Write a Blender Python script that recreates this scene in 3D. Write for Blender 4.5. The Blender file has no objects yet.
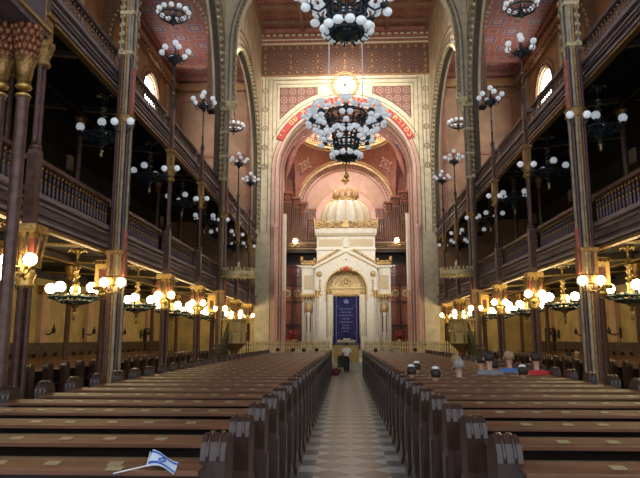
import bpy, bmesh, math, random
from mathutils import Vector, Matrix
random.seed(7)
PI = math.pi
scn = bpy.context.scene
COL = scn.collection
ORD = ['first','second','third','fourth','fifth','sixth','seventh','eighth','ninth','tenth','eleventh','twelfth','thirteenth','fourteenth','fifteenth','sixteenth','seventeenth','eighteenth','nineteenth','twentieth']
def ordw(n):
    if n <= 20: return ORD[n-1]
    t = {2:'twenty',3:'thirty',4:'forty'}[n//10]
    return t+'-'+ORD[n%10-1] if n % 10 else {2:'twentieth',3:'thirtieth',4:'fortieth'}[n//10]

# ------------------------------------------------------------------ materials
MATS = {}
def new_mat(name):
    m = bpy.data.materials.new(name); m.use_nodes = True
    MATS[name] = m
    return m, m.node_tree, m.node_tree.nodes['Principled BSDF']
def coords(nt, kind='Object'):
    n = nt.nodes.new('ShaderNodeTexCoord'); return n.outputs[kind]
def mapping(nt, src, scale=(1,1,1), rot=(0,0,0), loc=(0,0,0)):
    n = nt.nodes.new('ShaderNodeMapping'); nt.links.new(src, n.inputs['Vector'])
    n.inputs['Scale'].default_value = scale; n.inputs['Rotation'].default_value = rot; n.inputs['Location'].default_value = loc
    return n.outputs['Vector']
def ramp(nt, fac, stops, interp='LINEAR'):
    n = nt.nodes.new('ShaderNodeValToRGB'); nt.links.new(fac, n.inputs['Fac'])
    cr = n.color_ramp; cr.interpolation = interp
    while len(cr.elements) > len(stops): cr.elements.remove(cr.elements[-1])
    while len(cr.elements) < len(stops): cr.elements.new(0.5)
    for e, (p, c) in zip(cr.elements, stops):
        e.position = p; e.color = (*c, 1)
    return n.outputs['Color']
def mixc(nt, fac, a, b, mode='MIX'):
    n = nt.nodes.new('ShaderNodeMix'); n.data_type = 'RGBA'; n.blend_type = mode
    if isinstance(fac, (int, float)): n.inputs['Factor'].default_value = fac
    else: nt.links.new(fac, n.inputs['Factor'])
    for i, v in ((6, a), (7, b)):
        if isinstance(v, tuple): n.inputs[i].default_value = (*v, 1)
        else: nt.links.new(v, n.inputs[i])
    return n.outputs[2]
def mat(name, c, rough=.5, metal=0, var=.15, scale=6, emit=None, bump=0, stretch=(1,1,1), coat=0, c2=None):
    m, nt, b = new_mat(name)
    n = nt.nodes.new('ShaderNodeTexNoise'); n.inputs['Scale'].default_value = scale; n.inputs['Detail'].default_value = 5
    nt.links.new(mapping(nt, coords(nt), stretch), n.inputs['Vector'])
    lo = tuple(max(0, x*(1-var)) for x in c); hi = c2 if c2 else tuple(min(1, x*(1+var)) for x in c)
    nt.links.new(ramp(nt, n.outputs['Fac'], [(.35, lo), (.65, hi)]), b.inputs['Base Color'])
    b.inputs['Roughness'].default_value = rough; b.inputs['Metallic'].default_value = metal
    if name in ('desk_wood','pew_wood'): b.inputs['Specular IOR Level'].default_value = .28
    if coat: b.inputs['Coat Weight'].default_value = coat; b.inputs['Coat Roughness'].default_value = .15
    if emit: b.inputs['Emission Color'].default_value = (*emit[0], 1); b.inputs['Emission Strength'].default_value = emit[1]
    if bump:
        bn = nt.nodes.new('ShaderNodeBump'); bn.inputs['Strength'].default_value = bump; bn.inputs['Distance'].default_value = .03
        nt.links.new(n.outputs['Fac'], bn.inputs['Height']); nt.links.new(bn.outputs['Normal'], b.inputs['Normal'])
    return m
def cells(name, stops, size=(1,1,1), feature='F1', rough=.7, metal=0, rot=(0,0,0), rand=0.0, line=None, metric='EUCLIDEAN', noise=.25):
    """repeating painted ornament: rings and rosettes about the centres of a regular lattice"""
    m, nt, b = new_mat(name)
    v = nt.nodes.new('ShaderNodeTexVoronoi'); v.inputs['Scale'].default_value = 1; v.inputs['Randomness'].default_value = rand
    v.distance = metric; v.feature = feature
    mp = mapping(nt, coords(nt), tuple(0 if s == 0 else 1/s for s in size), rot)
    nt.links.new(mp, v.inputs['Vector'])
    col = ramp(nt, v.outputs['Distance'], stops, 'CONSTANT' if line is None else 'LINEAR')
    n = nt.nodes.new('ShaderNodeTexNoise'); n.inputs['Scale'].default_value = 9; n.inputs['Detail'].default_value = 4
    nt.links.new(coords(nt), n.inputs['Vector'])
    g = ramp(nt, n.outputs['Fac'], [(.3, (1-noise,)*3), (.7, (1,1,1))])
    nt.links.new(mixc(nt, 1.0, col, g, 'MULTIPLY'), b.inputs['Base Color'])
    b.inputs['Roughness'].default_value = rough; b.inputs['Metallic'].default_value = metal
    return m

mat('pew_wood', (.026,.013,.009), .5, var=.35, scale=5, stretch=(.4,4,4), bump=.1)
mat('pew_end', (.036,.016,.011), .36, var=.3, scale=8, stretch=(3,3,.6), bump=.1, coat=.35)
mat('desk_wood', (.140,.060,.032), .42, var=.3, scale=3, stretch=(.5,5,5), bump=.08)
mat('plate', (.30,.25,.13), .35, var=.1)
mat('gilt', (.62,.40,.12), .34, .75, var=.3, scale=14)
mat('gilt_dark', (.30,.17,.055), .42, .6, var=.45, scale=18, bump=.5)
mat('gilt_pale', (.72,.60,.33), .5, .25, var=.25, scale=14, bump=.4)
mat('iron_brown', (.11,.055,.042), .38, .15, var=.3, scale=9)
mat('iron_purple', (.115,.078,.088), .42, .15, var=.3, scale=5, stretch=(1,.3,3))
mat('iron_purple_light', (.24,.185,.19), .45, .1, var=.25, scale=5, stretch=(1,.3,3))
mat('shaft_taupe', (.30,.26,.19), .5, 0, var=.25, scale=4)
mat('shaft_red', (.33,.09,.055), .45, var=.25, scale=7)
mat('bead', (.46,.39,.21), .5, .1, var=.35, scale=20)
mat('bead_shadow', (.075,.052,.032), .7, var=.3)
mat('black_iron', (.035,.05,.06), .35, .45, var=.3, scale=20)
mat('gilt_copper', (.26,.10,.045), .42, .45, var=.5, scale=22, bump=.5)
mat('glass_lunette', (.9,.95,1), .3, var=0, emit=((1,.95,.9), 5))
mat('dome_glow', (.9,.95,1), .3, var=0, emit=((1,.94,.88), 34))
mat('brass', (.46,.33,.13), .33, .85, var=.25, scale=20)
mat('globe_white', (.86,.90,.92), .25, var=.03, emit=((.82,.90,.97), .20), coat=.4)  # faint emission stands in for daylight glowing in the unlit globes
mat('globe_lit', (1,.93,.75), .3, var=.0, emit=((1,.80,.42), 14))
mat('lamp_lit', (1,.9,.7), .3, var=0, emit=((1,.84,.55), 45))
mat('stone_cream', (.76,.67,.48), .75, var=.12, scale=3)
mat('stone_light', (.74,.66,.48), .75, var=.12, scale=3)
mat('wall_beige', (.46,.37,.24), .8, var=.18, scale=1.2)
mat('spandrel', (.56,.46,.31), .8, var=.2, scale=1.0)
mat('wall_orange', (.40,.215,.10), .8, var=.15, scale=1.0)
mat('pink_wall', (.42,.25,.15), .8, var=.12, scale=1.5)
mat('pink_light', (.66,.43,.34), .8, var=.1, scale=2)
mat('pink_deep', (.37,.155,.115), .8, var=.2, scale=4)
mat('rib_pink', (.72,.43,.38), .7, var=.1, scale=4)
mat('moulding_gold', (.60,.42,.20), .6, .1, var=.2, scale=6)
mat('line_brown', (.22,.12,.07), .8, var=.2)
mat('band_red', (.50,.045,.030), .6, var=.12)
mat('letter_gold', (.85,.62,.28), .5, .1, var=.05)
mat('white_marble', (.76,.72,.61), .4, var=.06, scale=4)
mat('ark_gold', (.58,.40,.17), .45, .35, var=.35, scale=12, bump=.5)
mat('curtain_blue', (.012,.012,.085), .8, var=.25, scale=10, stretch=(6,1,.5))
mat('curtain_silver', (.16,.17,.38), .5, .3, var=.1)
mat('organ_wood', (.10,.035,.022), .4, var=.3, scale=6, stretch=(4,4,.7), coat=.2)
mat('organ_dark', (.018,.010,.009), .6, var=.2)
mat('organ_pipe', (.20,.11,.085), .35, .6, var=.2, scale=5)
mat('screen_red', (.36,.125,.07), .5, var=.3, scale=7, stretch=(4,4,.7))
mat('cream_lower', (.52,.38,.16), .75, var=.2, scale=1.2)
mat('pink_lower', (.60,.38,.24), .75, var=.1, scale=1.5)
mat('dado', (.085,.05,.03), .7, var=.5, scale=7)
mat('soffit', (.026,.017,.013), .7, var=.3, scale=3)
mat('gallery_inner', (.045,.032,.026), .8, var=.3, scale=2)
mat('dark_wood', (.05,.028,.018), .5, var=.3, scale=6)
mat('door_wood', (.035,.022,.016), .5, var=.3, scale=6)
mat('glass_day', (.9,.95,1), .3, var=0, emit=((.92,.96,1.0), 17))
mat('glass_dim', (.32,.38,.36), .3, var=.25, scale=8)
mat('fence_gold', (.66,.54,.28), .5, .15, var=.25, scale=14)
mat('yellow_cloth', (.50,.37,.14), .8, var=.25, scale=12)
mat('step_stone', (.52,.52,.46), .5, var=.12, scale=4)
mat('skin', (.52,.30,.21), .55, var=.08)
mat('hair_dark', (.020,.014,.010), .6, var=.3, scale=30)
mat('hair_grey', (.30,.27,.24), .6, var=.3, scale=30)
mat('hair_fair', (.36,.25,.13), .6, var=.3, scale=30)
mat('cap_white', (.80,.82,.82), .8, var=.05)
for nm, c in dict(white=(.86,.89,.93), navy=(.02,.028,.07), black=(.015,.015,.018), red=(.50,.03,.03), beige=(.42,.34,.24), grey=(.22,.23,.24), blue=(.08,.19,.45), pink=(.6,.28,.32)).items():
    mat('cloth_'+nm, c, .85, var=.15, scale=14)
mat('rubber', (.012,.012,.012), .7, var=.1)
mat('paper_white', (.62,.74,.90), .7, var=.06, scale=5)
mat('flag_blue', (.035,.13,.48), .7, var=.1)
mat('leaf', (.055,.055,.02), .7, var=.5, scale=9)
mat('flower_red', (.30,.05,.03), .7, var=.5, scale=9)
mat('heater_red', (.24,.05,.03), .5, var=.2)

cells('coffer_paint', [(0,(.42,.24,.12)),(.10,(.25,.09,.06)),(.22,(.36,.19,.11)),(.27,(.24,.09,.06)),(.42,(.38,.21,.13)),(.46,(.20,.07,.05))], (1.5,1.03,0))
cells('vault_paint', [(0,(.44,.15,.07)),(.12,(.46,.30,.20)),(.20,(.16,.10,.20)),(.34,(.42,.24,.17)),(.40,(.34,.11,.08)),(.72,(.40,.22,.15)),(.80,(.26,.09,.07))], (1.6,1.6,0), rot=(0,0,PI/4), metric='MANHATTAN')
cells('frieze_paint', [(0,(.34,.22,.13)),(.09,(.16,.07,.05)),(.30,(.28,.17,.11)),(.36,(.16,.07,.05)),(.48,(.21,.11,.075))], (.8,0,.8), rot=(0,PI/4,0))
cells('panel_paint', [(0,(.50,.30,.22)),(.12,(.36,.17,.14)),(.32,(.52,.36,.26)),(.40,(.30,.13,.11))], (.62,0,.62))
cells('scroll_paint', [(0,(.60,.43,.22)),(.16,(.46,.29,.14)),(.26,(.62,.46,.25)),(.42,(.40,.25,.12)),(.48,(.62,.47,.28))], (.26,.26,.26))
cells('ark_lattice', [(0,(.66,.52,.28)),(.18,(.50,.36,.16)),(.30,(.74,.69,.55)),(.45,(.55,.42,.2))], (.16,0,.16), metal=.1, rough=.5)
cells('dome_rib_paint', [(0,(.66,.40,.28)),(.2,(.55,.24,.16)),(.38,(.70,.47,.36))], (.5,.5,.5))

def floor_mat():
    m, nt, b = new_mat('floor_tile')
    co = coords(nt)
    ch = nt.nodes.new('ShaderNodeTexChecker'); ch.inputs['Scale'].default_value = 1
    nt.links.new(mapping(nt, co, (2.3,2.3,0), (0,0,PI/4)), ch.inputs['Vector'])
    ch.inputs['Color1'].default_value = (.56,.61,.60,1); ch.inputs['Color2'].default_value = (.17,.19,.195,1)
    ch2 = nt.nodes.new('ShaderNodeTexChecker'); ch2.inputs['Scale'].default_value = 1
    nt.links.new(mapping(nt, co, (1.15,1.15,0), (0,0,PI/4)), ch2.inputs['Vector'])
    warm = mixc(nt, ch2.outputs['Fac'], ch.outputs['Color'], (.34,.27,.20))
    warm = mixc(nt, .45, ch.outputs['Color'], warm)
    # borders: large pale squares alternating with dark slabs beside the pews
    sep = nt.nodes.new('ShaderNodeSeparateXYZ'); nt.links.new(co, sep.inputs[0])
    ab = nt.nodes.new('ShaderNodeMath'); ab.operation = 'ABSOLUTE'; nt.links.new(sep.outputs['X'], ab.inputs[0])
    gt = nt.nodes.new('ShaderNodeMath'); gt.operation = 'GREATER_THAN'; gt.inputs[1].default_value = .52; nt.links.new(ab.outputs[0], gt.inputs[0])
    ch3 = nt.nodes.new('ShaderNodeTexChecker'); ch3.inputs['Scale'].default_value = 1
    nt.links.new(mapping(nt, co, (0,2.4,0)), ch3.inputs['Vector'])
    ch3.inputs['Color1'].default_value = (.50,.55,.54,1); ch3.inputs['Color2'].default_value = (.12,.15,.17,1)
    col = mixc(nt, gt.outputs[0], warm, ch3.outputs['Color'])
    n = nt.nodes.new('ShaderNodeTexNoise'); n.inputs['Scale'].default_value = 4; n.inputs['Detail'].default_value = 6
    nt.links.new(co, n.inputs['Vector'])
    g = ramp(nt, n.outputs['Fac'], [(.3, (.72,.72,.72)), (.7, (1,1,1))])
    nt.links.new(mixc(nt, 1.0, col, g, 'MULTIPLY'), b.inputs['Base Color'])
    b.inputs['Roughness'].default_value = .30
floor_mat()

# ------------------------------------------------------------------ mesh builder
class MB:
    def __init__(s): s.v = []; s.f = []; s.sm = []; s.mi = []; s.cm = 0
    def add(s, vs, fs, smooth=False):
        o = len(s.v); s.v += [tuple(p) for p in vs]
        for f in fs: s.f.append([i+o for i in f]); s.sm.append(smooth); s.mi.append(s.cm)
        return s
    def box(s, x0,x1,y0,y1,z0,z1):
        x0,x1 = min(x0,x1),max(x0,x1); y0,y1 = min(y0,y1),max(y0,y1); z0,z1 = min(z0,z1),max(z0,z1)
        return s.add([(x0,y0,z0),(x1,y0,z0),(x1,y1,z0),(x0,y1,z0),(x0,y0,z1),(x1,y0,z1),(x1,y1,z1),(x0,y1,z1)],
              [(3,2,1,0),(4,5,6,7),(0,1,5,4),(1,2,6,5),(2,3,7,6),(3,0,4,7)])
    def lathe(s, prof, c=(0,0,0), seg=12, sx=1, sy=1, a0=0, smooth=True, rib=0, ribn=0):
        """prof = [(r,z)...] turned about z"""
        n = len(prof); vs = []; fs = []
        for r, z in prof:
            for k in range(seg):
                a = a0+2*PI*k/seg; rr = r*(1+rib*abs(math.sin(ribn*a/2))) if rib else r
                vs.append((c[0]+rr*sx*math.cos(a), c[1]+rr*sy*math.sin(a), c[2]+z))
        for i in range(n-1):
            for k in range(seg):
                k2 = (k+1) % seg
                fs.append((i*seg+k, i*seg+k2, (i+1)*seg+k2, (i+1)*seg+k))
        if prof[0][0] > 1e-4: fs.append(tuple(range(seg-1,-1,-1)))
        if prof[-1][0] > 1e-4: fs.append(tuple((n-1)*seg+k for k in range(seg)))
        return s.add(vs, fs, smooth)
    def sphere(s, c, r, seg=12, rings=8, sz=1):
        return s.lathe([(max(1e-5, r*math.sin(PI*i/rings)), -r*sz*math.cos(PI*i/rings)) for i in range(rings+1)], c, seg)
    def tube(s, pts, r, seg=6, smooth=True):
        pts = [Vector(p) for p in pts]; n = len(pts)
        rs = r if isinstance(r, (list,tuple)) else [r]*n
        vs = []; prev = None
        for i, p in enumerate(pts):
            t = (pts[min(i+1,n-1)]-pts[max(i-1,0)])
            if t.length < 1e-9: t = Vector((0,0,1))
            t.normalize()
            if prev is None:
                u = t.orthogonal().normalized()
            else:
                u = (prev-t*prev.dot(t))
                u = u.normalized() if u.length > 1e-6 else t.orthogonal().normalized()
            prev = u; w = t.cross(u)
            for k in range(seg):
                a = 2*PI*k/seg; vs.append(p+(u*math.cos(a)+w*math.sin(a))*rs[i])
        fs = [(i*seg+k, i*seg+(k+1)%seg, (i+1)*seg+(k+1)%seg, (i+1)*seg+k) for i in range(n-1) for k in range(seg)]
        fs.append(tuple(range(seg-1,-1,-1))); fs.append(tuple((n-1)*seg+k for k in range(seg)))
        return s.add(vs, fs, smooth)
    def ring(s, c, R, r, seg=32, rs=6, a0=0, a1=2*PI, axis='z', sz=1):
        pts = []
        for k in range(seg+1):
            a = a0+(a1-a0)*k/seg; x, y = R*math.cos(a), R*math.sin(a)
            pts.append({'z':(c[0]+x,c[1]+y,c[2]), 'y':(c[0]+x,c[1],c[2]+y*sz), 'x':(c[0],c[1]+x,c[2]+y*sz)}[axis])
        return s.tube(pts, r, rs)
    def prism(s, poly, axis, a, b):
        """poly in the two remaining axes, extruded from a to b along axis"""
        def P(u, w, t): return {'x':(t,u,w), 'y':(u,t,w), 'z':(u,w,t)}[axis]
        n = len(poly)
        vs = [P(u,w,a) for u,w in poly]+[P(u,w,b) for u,w in poly]
        fs = [tuple(range(n-1,-1,-1)), tuple(range(n,2*n))]+[(i,(i+1)%n,n+(i+1)%n,n+i) for i in range(n)]
        return s.add(vs, fs)
    def arch(s, u0, u1, cu, r, zs, zt, a, b, axis, z0=None, seg=28, rz=None):
        """wall panel u0..u1 between zs and zt pierced by a round arch of radius r springing at zs (legs down to z0)"""
        rz = rz or r
        u0, u1 = min(u0,u1), max(u0,u1)
        def P(u, w, t): return (t,u,w) if axis == 'x' else (u,t,w)
        arc = [(cu-r*math.cos(PI*k/seg), zs+rz*math.sin(PI*k/seg)) for k in range(seg+1)]
        top = [(u0+(u1-u0)*k/seg, zt) for k in range(seg+1)]
        low = zs if z0 is None else z0
        inner = [(cu-r, low)]+arc+[(cu+r, low)]
        outer = [(u0, low)]+top+[(u1, low)]
        n = len(inner); vs = []
        for t in (a, b):
            vs += [P(u,w,t) for u,w in inner]+[P(u,w,t) for u,w in outer]
        fs = []
        for i in range(n-1):
            fs.append((i,i+1,n+i+1,n+i)); fs.append((2*n+i,3*n+i,3*n+i+1,2*n+i+1))
            fs.append((i,2*n+i,2*n+i+1,i+1)); fs.append((n+i,n+i+1,3*n+i+1,3*n+i))
        fs.append((0,n,3*n,2*n)); fs.append((n-1,3*n-1,4*n-1,2*n-1))
        return s.add(vs, fs)
    def band(s, cu, zs, r0, r1, a, b, axis, low=None, seg=36, t0=0, t1=PI):
        """arched moulding between radii r0<r1, extruded a..b"""
        def P(u, w, t): return (t,u,w) if axis == 'x' else (u,t,w)
        def line(r):
            L = [(cu-r*math.cos(t0+(t1-t0)*k/seg), zs+r*math.sin(t0+(t1-t0)*k/seg)) for k in range(seg+1)]
            return ([(cu-r, low)]+L+[(cu+r, low)]) if low is not None else L
        A, B = line(r0), line(r1); n = len(A); vs = []
        for t in (a, b): vs += [P(u,w,t) for u,w in A]+[P(u,w,t) for u,w in B]
        fs = []
        for i in range(n-1):
            fs += [(i,i+1,n+i+1,n+i),(2*n+i,3*n+i,3*n+i+1,2*n+i+1),(i,2*n+i,2*n+i+1,i+1),(n+i,n+i+1,3*n+i+1,3*n+i)]
        fs += [(0,n,3*n,2*n),(n-1,3*n-1,4*n-1,2*n-1)]
        return s.add(vs, fs)
    def use(s, k): s.cm = k; return s
    def build(s, name, m, parent=None, loc=None):
        me = bpy.data.meshes.new(name)
        me.from_pydata(s.v, [], s.f)
        me.polygons.foreach_set('use_smooth', s.sm)
        ms = m if isinstance(m, (list,tuple)) else [m]
        for q in ms: me.materials.append(MATS[q])
        if len(ms) > 1: me.polygons.foreach_set('material_index', s.mi)
        bm = bmesh.new(); bm.from_mesh(me); bmesh.ops.recalc_face_normals(bm, faces=bm.faces); bm.to_mesh(me); bm.free()
        me.update()
        o = bpy.data.objects.new(name, me); COL.objects.link(o)
        if parent: o.parent = parent
        if loc: o.location = loc
        return o
def thing(name, label, cat, loc=(0,0,0), rz=0, group=None):
    o = bpy.data.objects.new(name, None); COL.objects.link(o); o.empty_display_size = .1
    o.location = loc; o.rotation_euler = (0,0,rz); tag(o, label, cat, group); return o
def tag(o, label, cat, group=None, kind=None):
    o['label'] = label; o['category'] = cat
    if group: o['group'] = group
    if kind: o['kind'] = kind
    return o
def struct(mb, name, m):
    o = mb.build(name, m) if isinstance(mb, MB) else mb
    o['kind'] = 'structure'; return o
def kids(o): return [c for c in ALLKIDS.get(o.name, [])]
ALLKIDS = {}
def index(root):
    """remember the tree below a prototype so that copies are cheap"""
    def rec(o):
        ch = [c for c in COL.objects if c.parent == o]; ALLKIDS[o.name] = ch
        for c in ch: rec(c)
    rec(root)
def dup(root, loc, rz=0, label=None, group=None, parent=None, mirror=False):
    r = root.copy(); COL.objects.link(r); r.location = loc; r.rotation_euler = (0,0,rz)
    if label: r['label'] = label
    if group: r['group'] = group
    for ch in ALLKIDS[root.name]:
        c = ch.copy(); COL.objects.link(c); c.parent = r
        for g in ALLKIDS[ch.name]:
            d = g.copy(); COL.objects.link(d); d.parent = c
    return r

SIDE = {-1:'left', 1:'right'}
COLY = [11.0, 15.4, 19.8, 24.2, 28.6, 32.8, 37.0]
MAIN = [15.4, 28.6]
YW = 41.2                       # end wall of the nave
NB = 2.2                        # where the hall is cut off behind the camera
ZC = 23.9

# ------------------------------------------------------------------ shell
struct(MB().box(-12.6,12.6,-3,52,-.2,0), 'floor', 'floor_tile')
b = MB().box(-6.3,6.3,NB,YW+.3,ZC,ZC+.3); struct(b, 'ceiling', 'coffer_paint')
b = MB()
for y in [5+2.05*i for i in range(18)]: b.box(-6,6,y-.12,y+.12,ZC-.22,ZC)
for x in (-5.9,-3,0,3,5.9): b.box(x-.14,x+.14,NB,YW,ZC-.25,ZC)
struct(b, 'trim_1', 'coffer_rib' if 'coffer_rib' in MATS else 'line_brown')
n_trim = [1]
def trim(mb, m):
    n_trim[0] += 1
    return struct(mb, 'trim_%d' % n_trim[0], m)
BAYS = [(15.4,28.6,22.0,6.15), (28.6,YW,34.9,5.85)]
for s in (-1, 1):
    # arcade wall above the galleries
    b = MB()
    b.arch(2.2,15.4,8.8,6.15,12.9,ZC,s*6.0,s*6.5,'x')
    for y0,y1,c,r in BAYS: b.arch(y0,y1,c,r,12.9,ZC,s*6.0,s*6.5,'x')
    struct(b, 'wall_'+SIDE[s], 'spandrel')
    for y0,y1,c,r in BAYS:
        trim(MB().band(c,12.9,r-.02,r+.12,s*5.92,s*6.0,'x',low=9.25).band(c,12.9,r+.2,r+.30,s*5.95,s*6.0,'x',low=9.3), 'shaft_taupe')
        t = MB()
        for q in (.5,.62,.95,1.02): t.band(c,12.9,r+q,r+q+.05,s*5.985,s*6.0,'x')
        trim(t, 'line_brown')
        # row of beads hugging the arch
        t = MB(); d = MB()
        arc = PI*r; nb = int(arc/.33)
        pts = [(c-r*math.cos(PI*k/nb), 12.9+r*math.sin(PI*k/nb)) for k in range(nb+1)]
        nl = 11; pts = [(c-r, 9.3+.33*k) for k in range(nl)]+pts+[(c+r, 9.3+.33*k) for k in range(nl)]
        for (u,w) in pts:
            cu, cw = c-u, max(0, w-12.9)*-1
            L = math.hypot(cu, cw) or 1; ux, uw = cu/L, cw/L
            t.sphere((s*5.95, u+ux*.07, w+uw*.07), .115, 6, 4)
        trim(t, 'bead')
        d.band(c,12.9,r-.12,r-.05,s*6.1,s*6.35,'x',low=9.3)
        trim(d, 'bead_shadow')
    # outer wall of the aisles and its upper windows
    w = MB(); w.box(s*12.3,s*12.6,NB,YW+.3,0,4.2)
    struct(w, 'wall_'+SIDE[s]+'_lower', 'cream_lower')
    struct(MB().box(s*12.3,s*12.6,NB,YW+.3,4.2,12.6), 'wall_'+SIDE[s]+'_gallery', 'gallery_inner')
    w = MB()
    w.box(s*12.3,s*12.6,NB,YW+.3,12.6,16.3)
    wins = [8.8,22.5,36.2]; ed = [NB,15.6,29.4,YW+.3]
    for i,cy in enumerate(wins): w.arch(ed[i],ed[i+1],cy,1.4,16.9,20.3,s*12.3,s*12.6,'x',z0=16.3)
    struct(w, 'wall_'+SIDE[s]+'_upper', 'wall_orange')
    for i,cy in enumerate(wins):
        g = MB()
        poly = [(cy+1.42,16.3),(cy+1.42,16.9)]+[(cy+1.42*math.cos(PI*k/16),16.9+1.42*math.sin(PI*k/16)) for k in range(1,17)]+[(cy-1.42,16.3)]
        g.prism(poly,'x',s*12.56,s*12.58)
        win = struct(g, 'window_%d' % (i+1+(3 if s > 0 else 0)), 'glass_day')
        fr = MB().band(cy,16.9,1.28,1.4,s*12.44,s*12.52,'x',low=16.3)
        fr.box(s*12.45,s*12.5,cy-.03,cy+.03,16.3,18.3); fr.build('window_frame','white_marble',win)
        trim(MB().band(cy,16.9,1.5,1.62,s*12.22,s*12.3,'x',low=12.8).band(cy,16.9,1.9,1.97,s*12.25,s*12.3,'x',low=12.8), 'line_brown')
        p = MB()
        for yy in (cy-3.2, cy+3.2): p.box(s*12.18,s*12.3,yy-.22,yy+.22,9.2,19.3)
        trim(p, 'wall_beige')
    # flat painted ceilings of the aisles, ribs and cornice
    struct(MB().box(s*6.3,s*12.6,NB,YW+.3,20.3,20.6), 'ceiling_'+SIDE[s], 'vault_paint')
    c = MB()
    for y in [8.8,15.4,29.6,38.6,41.0]: c.box(s*6.5,s*12.3,y-.22,y+.22,20.02,20.3)
    for x in (6.7,12.0): c.box(s*(x-.2),s*(x+.2),NB,YW,20.0,20.3)
    trim(c, 'pink_deep')
    c = MB(); c.box(s*11.9,s*12.3,NB,YW,19.4,19.75).box(s*12.0,s*12.3,NB,YW,19.1,19.4)
    c.box(s*6.5,s*12.3,YW-.3,YW,19.3,19.8)
    trim(c, 'wall_orange')
    c = MB()
    for k in range(24): c.sphere((s*(6.7+.235*k), YW-.33, 19.2), .07, 6, 4)
    for k in range(60): c.sphere((s*11.93, 13+.47*k, 19.25), .08, 6, 4)
    trim(c, 'line_brown')
    # end wall of the aisle
    e = MB().box(s*6.2,s*12.6,YW,YW+.4,4.2,20.3)
    struct(e, 'wall_back_'+SIDE[s], 'pink_wall')
    struct(MB().box(s*6.2,s*12.6,YW,YW+.4,0,4.2), 'wall_back_'+SIDE[s]+'_lower', 'cream_lower')
    t = MB()
    t.box(s*6.8,s*7.0,YW-.06,YW,9.3,19.0).box(s*8.3,s*8.42,YW-.05,YW,9.3,18.6).box(s*11.6,s*11.72,YW-.05,YW,9.3,18.6).box(s*8.3,s*11.7,YW-.05,YW,18.5,18.6).box(s*6.8,s*12.2,YW-.07,YW,14.4,14.6)
    trim(t, 'pink_deep')
    # diaphragm arch across the aisle at the big pier
    for y in MAIN:
        struct(MB().arch(s*6.5,s*12.3,s*9.4,2.55,17.0,20.3,y-.3,y+.3,'y',z0=12.9), 'wall_aisle_arch_'+SIDE[s]+('_near' if y < 20 else '_far'), 'line_brown')
        t = MB()
        for k in range(30):
            a = PI*k/29; t.sphere((s*9.4+2.48*math.cos(a), y-.28, 17.0+2.48*math.sin(a)), .08, 6, 4)
        trim(t, 'bead')
    # painted dado and pilasters of the lower aisle
    trim(MB().box(s*12.2,s*12.3,NB,YW,0,1.55).box(s*12.15,s*12.3,NB,YW,1.55,1.65), 'dado')
    p = MB(); q = MB()
    for i in range(9):
        y = 6.6+4.4*i
        p.box(s*12.1,s*12.3,y-.32,y+.32,1.65,3.9); q.box(s*12.08,s*12.3,y-.40,y+.40,3.55,3.9)
    trim(p, 'pink_lower'); trim(q, 'gilt_dark')

# transverse arch of the nave at the second pier, on corbels
b = MB().arch(-6.2,6.2,0,5.5,16.3,ZC,28.3,28.95,'y',z0=13.15)
struct(b, 'wall_transverse_arch', 'stone_cream')
trim(MB().band(0,16.3,5.44,5.58,28.2,28.3,'y',low=13.1).band(0,16.3,5.72,5.8,28.25,28.3,'y',low=13.1), 'shaft_taupe')
t = MB()
pts = [(-5.46,13.2+.24*k) for k in range(13)]+[(5.46,13.2+.24*k) for k in range(13)]+[(5.46*math.cos(PI*k/70),16.3+5.46*math.sin(PI*k/70)) for k in range(71)]
for u,w in pts: t.sphere((u,28.19,w),.085,6,4)
trim(t, 'bead')
for s in (-1,1):
    o = MB(); o.lathe([(.02,-.75),(.07,-.7),(.05,-.55),(.14,-.4),(.11,-.3),(.24,-.1),(.30,0),(.30,.06),(.33,.1),(.33,.18)],(s*5.62,28.25,13.05),10)
    tag(o.build('corbel','gilt_pale'), 'gilded scroll corbel under the transverse arch on the %s side of the nave' % SIDE[s], 'corbel')

# ------------------------------------------------------------------ end wall with the chancel arch
ZS = 13.35
b = MB(); b.arch(-6.2,6.2,0,4.72,ZS,ZC,YW,YW+.5,'y',z0=0,seg=48)
struct(b, 'wall_back', 'stone_light')
# stepped soffit of the great arch
t = MB()
for k,(r,y) in enumerate([(4.72,41.7),(4.60,42.3)]): t.band(0,ZS,r-.10,r+.22,y,y+.6,'y',low=0,seg=48)
trim(t, 'rib_pink')
t = MB()
for r,y in [(4.64,41.66),(4.52,42.26)]: t.band(0,ZS,r-.03,r+.03,y,y+.06,'y',low=1,seg=48)
trim(t, 'line_brown')
trim(MB().band(0,ZS,4.72,4.86,YW-.10,YW,'y',low=.3,seg=48), 'rib_pink')
trim(MB().band(0,ZS,4.86,5.18,YW-.04,YW,'y',low=.3,seg=48), 'pink_light')
t = MB(); t.band(0,ZS,4.90,4.93,YW-.06,YW-.03,'y',low=.3,seg=48).band(0,ZS,5.16,5.20,YW-.06,YW-.03,'y',low=.3,seg=48).band(0,ZS,5.62,5.65,YW-.05,YW,'y',seg=48,t0=.35,t1=PI-.35)
trim(t, 'line_brown')
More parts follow.
